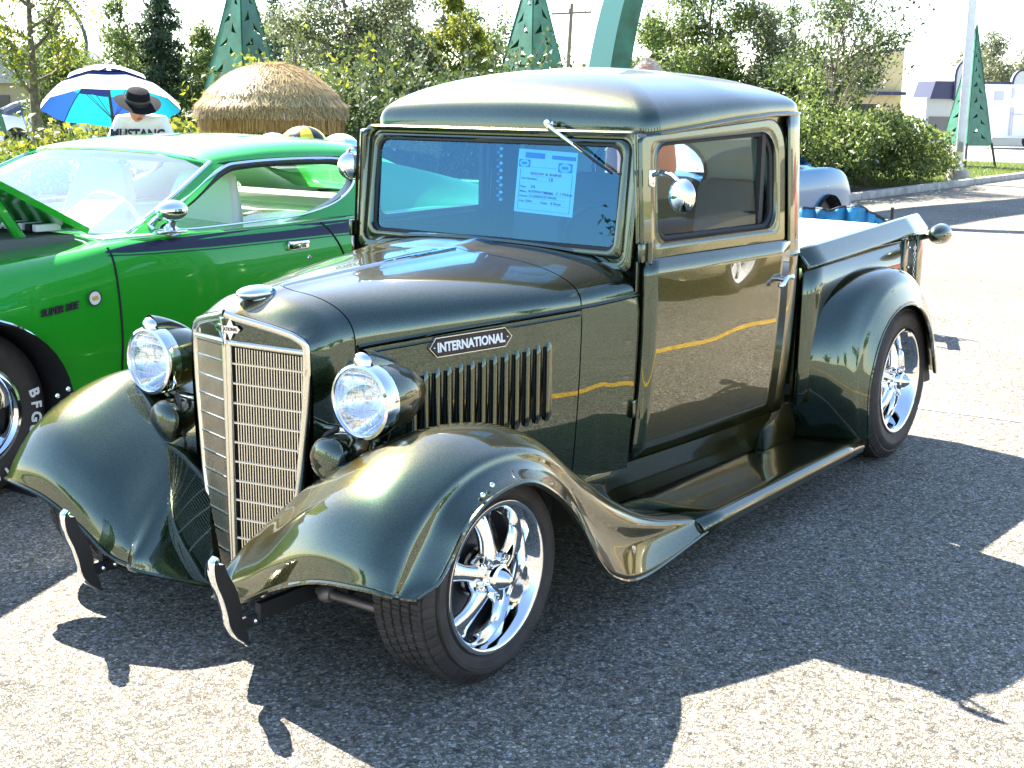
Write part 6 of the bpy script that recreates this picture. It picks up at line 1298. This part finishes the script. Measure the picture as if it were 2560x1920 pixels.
def head(parent, c, yaw_, pitch_, hair=None, hat=False, glasses=False, s=1.):
    M0 = Matrix.Translation(c) @ Euler((0, pitch_, yaw_)).to_matrix().to_4x4()    # +x is the face
    mb = MB(); n, m_ = 28, 22; G = []
    for i in range(m_ + 1):
        ph = PI * i / m_; row = []
        for j in range(n):
            a = 2 * PI * j / n; x, y, z = math.sin(ph) * math.cos(a), math.sin(ph) * math.sin(a), math.cos(ph)
            w = .074 - .018 * max(0, -z) ** 1.2; d = .098 - .012 * max(0, -z); X_ = x * d; Y_ = y * w; Z_ = z * .118
            if x > 0: X_ += .006 * math.exp(-((z + .95) / .25) ** 2) ; X_ -= .010 * math.exp(-((z - .08) / .13) ** 2) * math.exp(-((abs(y) - .38) / .2) ** 2)
            if x > .3: X_ += .026 * math.exp(-(y / .16) ** 2) * math.exp(-((z + .12) / .17) ** 2) + .007 * math.exp(-(y / .30) ** 2) * math.exp(-((z + .50) / .07) ** 2)
            row.append((X_, Y_, Z_))
        G.append(row)
    mb.grid(G, closed_v=True, flip=True, M=M0)
    hd = mb.build("head", SKIN, parent, sharp=0)
    for s_ in (1, -1):
        MB().ball((-.005, s_ * .075, -.005), (.018, .010, .030), 10, 8, M0).build("ear", SKIN, hd)
        MB().ball((.080, s_ * .031, .012), (.011, .013, .009), 10, 8, M0).build("eye", mat("eye_white", (.7, .7, .68), .3), hd); MB().ball((.0895, s_ * .031, .012), (.0035, .006, .006), 8, 6, M0).build("iris", M_RUBBER, hd)
    MB().ball((.092, 0, -.060), (.008, .024, .005), 10, 6, M0).build("mouth", mat("lips", (.35, .10, .09), .5), hd)
    if hair:
        G = [[(p[0] * .098 * 1.07 - .006, p[1] * .074 * 1.09, p[2] * .118 * 1.06 + .004) for p in [(math.sin(ph) * math.cos(a), math.sin(ph) * math.sin(a), math.cos(ph)) for a in np.linspace(0, 2 * PI, 28, endpoint=False)]] for ph in np.linspace(0, PI * .5, 8)]
        G2 = [[(p[0], p[1], p[2] - (.05 if p[0] < .02 else 0) * (i / 7)) for p in row] for i, row in enumerate(G)]
        MB().grid(G2, closed_v=True, flip=True, M=M0).build("hair", hair, hd)
        n_ = 3500; ph = RNG.uniform(0, PI * .5, n_); a_ = RNG.uniform(0, 2 * PI, n_); q = np.stack([np.sin(ph) * np.cos(a_) * .105 - .006, np.sin(ph) * np.sin(a_) * .081, np.cos(ph) * .125 + .004 - .04 * (ph / 1.57) * (np.cos(a_) < .2)], 1)
        q = q @ np.array(M0.to_3x3()).T + np.array(c); leaves(q, .014, hair, "hair_strands", hd, .12, up=.6)["kind"] = "stuff"
    if glasses:
        g_ = MB()
        for s_ in (1, -1): g_.ball((.091, s_ * .033, .012), (.006, .027, .019), 12, 8, M0)
        g_.tube([(.09, -.06, .016), (.09, .06, .016)], .003, 6, M=M0); g_.build("sunglasses", M_RUBBER, hd)
    if hat:
        h_ = MB(); h_.lathe([(.0, .145), (.05, .142), (.078, .132), (.088, .11), (.092, .05), (.094, .040)], 40, M0); h_.v = [(v_[0], v_[1], v_[2]) for v_ in h_.v]
        G = [[(r_ * math.cos(a_) * 1.08, r_ * math.sin(a_), .040 - .02 * ((r_ - .09) / .09) + .030 * abs(math.sin(a_)) ** 2 * ((r_ - .09) / .09)) for a_ in np.linspace(0, 2 * PI, 40, endpoint=False)] for r_ in (.09, .12, .15, .172, .176, .172)]
        h_.grid(G, closed_v=True, M=M0); ho_ = h_.build("hat", mat("black_straw", (.010, .010, .012), .85, spec=.08, bump=.4, bscale=300), hd); MB().lathe([(.0925, .075), (.0955, .07), (.0955, .045), (.095, .042)], 40, M0).build("hat_band", mat("hat_band", (.02, .02, .02), .4), ho_)
    return hd
def hand(parent, wrist, d, up_, m):
    """palm, four unequal bent fingers and a thumb closing round a shaft"""
    d = Vector(d).normalized(); s = d.cross(Vector(up_)).normalized(); u = s.cross(d); w = Vector(wrist); J = [(*w, .022), (*(w + d * .05), .034, .018), (*(w + d * .085), .036, .016)]; E = [(0, 1), (1, 2)]
    for k, L_ in enumerate((.9, 1., .95, .78)):
        o_ = (k - 1.5) * .019; b = len(J); p0 = w + d * .088 + s * o_; p1 = p0 + d * .032 * L_ - u * .008; p2 = p1 - u * .026 * L_ + d * .006; p3 = p2 - u * .010 * L_ - d * .018; J += [(*p0, .0095), (*p1, .009), (*p2, .0085), (*p3, .007)]; E += [(2, b), (b, b + 1), (b + 1, b + 2), (b + 2, b + 3)]
    b = len(J); p0 = w + d * .035 + s * .032; p1 = p0 + s * .018 + d * .02 - u * .012; p2 = p1 - u * .022 + d * .012 - s * .012; J += [(*p0, .012), (*p1, .011), (*p2, .009)]; E += [(1, b), (b, b + 1), (b + 1, b + 2)]
    return skin_body("hand", J, E, m, parent, 0, 1)
def person(label, loc, rz, shirt, pants, hair=None, hat=False, glasses=False, bow=0., h=1.75, armL=None, armR=None, head_pitch=.1, head_yaw=0., group=None, name="person", seated=False):
    t = thing(name, label, "person", loc, rz, group); k = h / 1.75; f = bow; z0_ = .52 if seated else .95      # facing +x
    pel = Vector((0, 0, z0_)); chest = Vector((math.sin(f) * .38, 0, z0_ + .38 * math.cos(f))); neck = Vector((math.sin(f) * .54, 0, z0_ + .50 * math.cos(f))); hc = neck + Vector((math.sin(f + .1) * .13 + .03 + .06 * f, 0, .128 * math.cos(f * .6) - .20 * f))
    J = [(*pel, .15, .11), (pel.x * .5 + chest.x * .5, 0, (pel.z + chest.z) / 2, .15, .105), (*chest, .165, .115), (*neck, .06, .058)]
    E = [(0, 1), (1, 2), (2, 3)]
    hands = []
    for s_, arm in ((1, armL), (-1, armR)):
        sh_ = chest + Vector((0, s_ * .165, .045)); el, wr = arm or (sh_ + Vector((.02, s_ * .05, -.29)), sh_ + Vector((.07, s_ * .05, -.54))); el, wr = Vector(el), Vector(wr)
        b = len(J); J += [(*sh_, .066), (*sh_.lerp(el, .55), .058), (*el, .052)]; E += [(2, b), (b, b + 1), (b + 1, b + 2)]; hands.append((s_, el, wr))
    sh0 = skin_body("shirt", J, E, shirt, t, 0)
    LJ = [(*pel, .15, .11)]; LE = []
    for s_ in (1, -1):
        if seated: b = len(LJ); LJ += [(.10, s_ * .10, .52, .09), (.44, s_ * .12, .50, .066), (.42, s_ * .12, .10, .050)]; LE += [(0, b), (b, b + 1), (b + 1, b + 2)]; continue
        b = len(LJ); LJ += [(0, s_ * .09, .86, .095), (.015, s_ * .10, .50, .066), (0, s_ * .10, .10, .050)]; LE += [(0, b), (b, b + 1), (b + 1, b + 2)]
    skin_body("trousers", LJ, LE, pants, t, 0)
    for s_ in (1, -1): MB().ball((.055 + (.42 if seated else 0), s_ * .10, .045), (.135, .048, .045), 14, 8).build("shoe", M_RUBBER, t)
    NJ = [(*chest.lerp(neck, .8), .058), (*(neck + Vector((.02, 0, .03))), .052), (*hc, .05)]; skin_body("neck", NJ, [(0, 1), (1, 2)], SKIN, t, 0, 1)
    for s_, el, wr in hands:
        FJ = [(*el.lerp(wr, -.12), .042), (*el.lerp(wr, .3), .044), (*wr, .027)]; skin_body("forearm", FJ, [(0, 1), (1, 2)], SKIN, t, 0, 1); hand(t, wr, wr - el, (0, 0, 1) if abs((wr - el).normalized().z) < .8 else (1, 0, 0), SKIN)
    head(t, hc + Vector((0, 0, .02)), head_yaw, head_pitch, hair, hat, glasses); t.scale = (k, k, k); return t, neck, chest
TEE = mat("white_tshirt", (.74, .72, .72), .85, bump=.15, bscale=12)
ms, nk, cs = person("man in a black straw hat and white MUSTANG shirt looking down under the umbrella", (-4.19, -5.92, 0), math.atan2(CAM.y + 5.92, CAM.x + 4.19) - R(8), TEE, mat("denim", (.05, .08, .16), .85), None, True, True, bow=.44, h=1.745, armL=((.26, .27, 1.02), (.46, .15, .96)), armR=((.26, -.27, 1.02), (.46, -.12, .95)), head_pitch=.42, head_yaw=R(22))
text("shirt_lettering", "MUSTANG", .098, frame((cs.x + .132, -.015, cs.z - .045), (0, 1, 0), (-.40, 0, 1), (1, 0, .40)), mat("shirt_print", (.02, .022, .035), .8), ms, .004, off=.004, sx=.9)
person("grey haired person with only the crown showing above the cab roof", (-4.12, -1.28, 0), R(170), mat("orange_shirt", (.5, .10, .03), .8), mat("denim"), mat("short_grey_hair", (.42, .38, .34), .8), bow=.0, h=1.80, head_yaw=R(-30))
# someone sitting at the left edge, only a shoulder in view
person("seated person in a white shirt cut off by the left edge beside the green car", (-3.46, -7.62, 0), R(75), TEE, mat("red_shorts", (.5, .03, .05), .8), mat("brown_hair", (.06, .035, .02), .8), bow=.25, h=1.75, seated=True)
fs = thing("folding_stool", "folding stool under the seated person at the left edge", "stool", (-3.46, -7.62, 0), R(75)); MB().box((.02, 0, .41), (.40, .42, .03), b=.01).build("seat", mat("red_shorts"), fs)
for a_ in (-.17, .19):
    for b_ in (-.18, .18): MB().tube([(a_, b_, 0), (-a_ * .9, b_, .40)], .011, 6).build("leg", M_CHROME, fs)
# added unseen banner and cables above the frame, hung to shade the lot
bn = thing("shade_banner", "added unseen banner above the frame that casts shade on the lot", "banner", (-19.4, -7.75, 0))
bp0, bp1 = Vector((-22.4, -7.3, 0)), Vector((-15.6, -8.3, 0)); 
MB().grid([[tuple(bp0.lerp(bp1, u) - Vector((-19.4, -7.75, 0)) + Vector((0, .04 * math.sin(9 * u), lerp(4.15, 6.1, v) - .15 * math.sin(PI * u)))) for v in np.linspace(0, 1, 4)] for u in np.linspace(0, 1, 16)]).build("shade_cloth", mat("shade_cloth", (.6, .6, .58), .8), bn)
for z_ in (4.15, 6.1): MB().tube([Vector((-25.05, -6.02, z_ + .2)) - Vector((-19.4, -7.75, 0)), bp0 + Vector((0, 0, z_)) - Vector((-19.4, -7.75, 0)), bp1 + Vector((0, 0, z_)) - Vector((-19.4, -7.75, 0)), Vector((-14.6, -8.6, z_ + .1)) - Vector((-19.4, -7.75, 0))], .012, 5).build("cable", M_STEELD, bn)
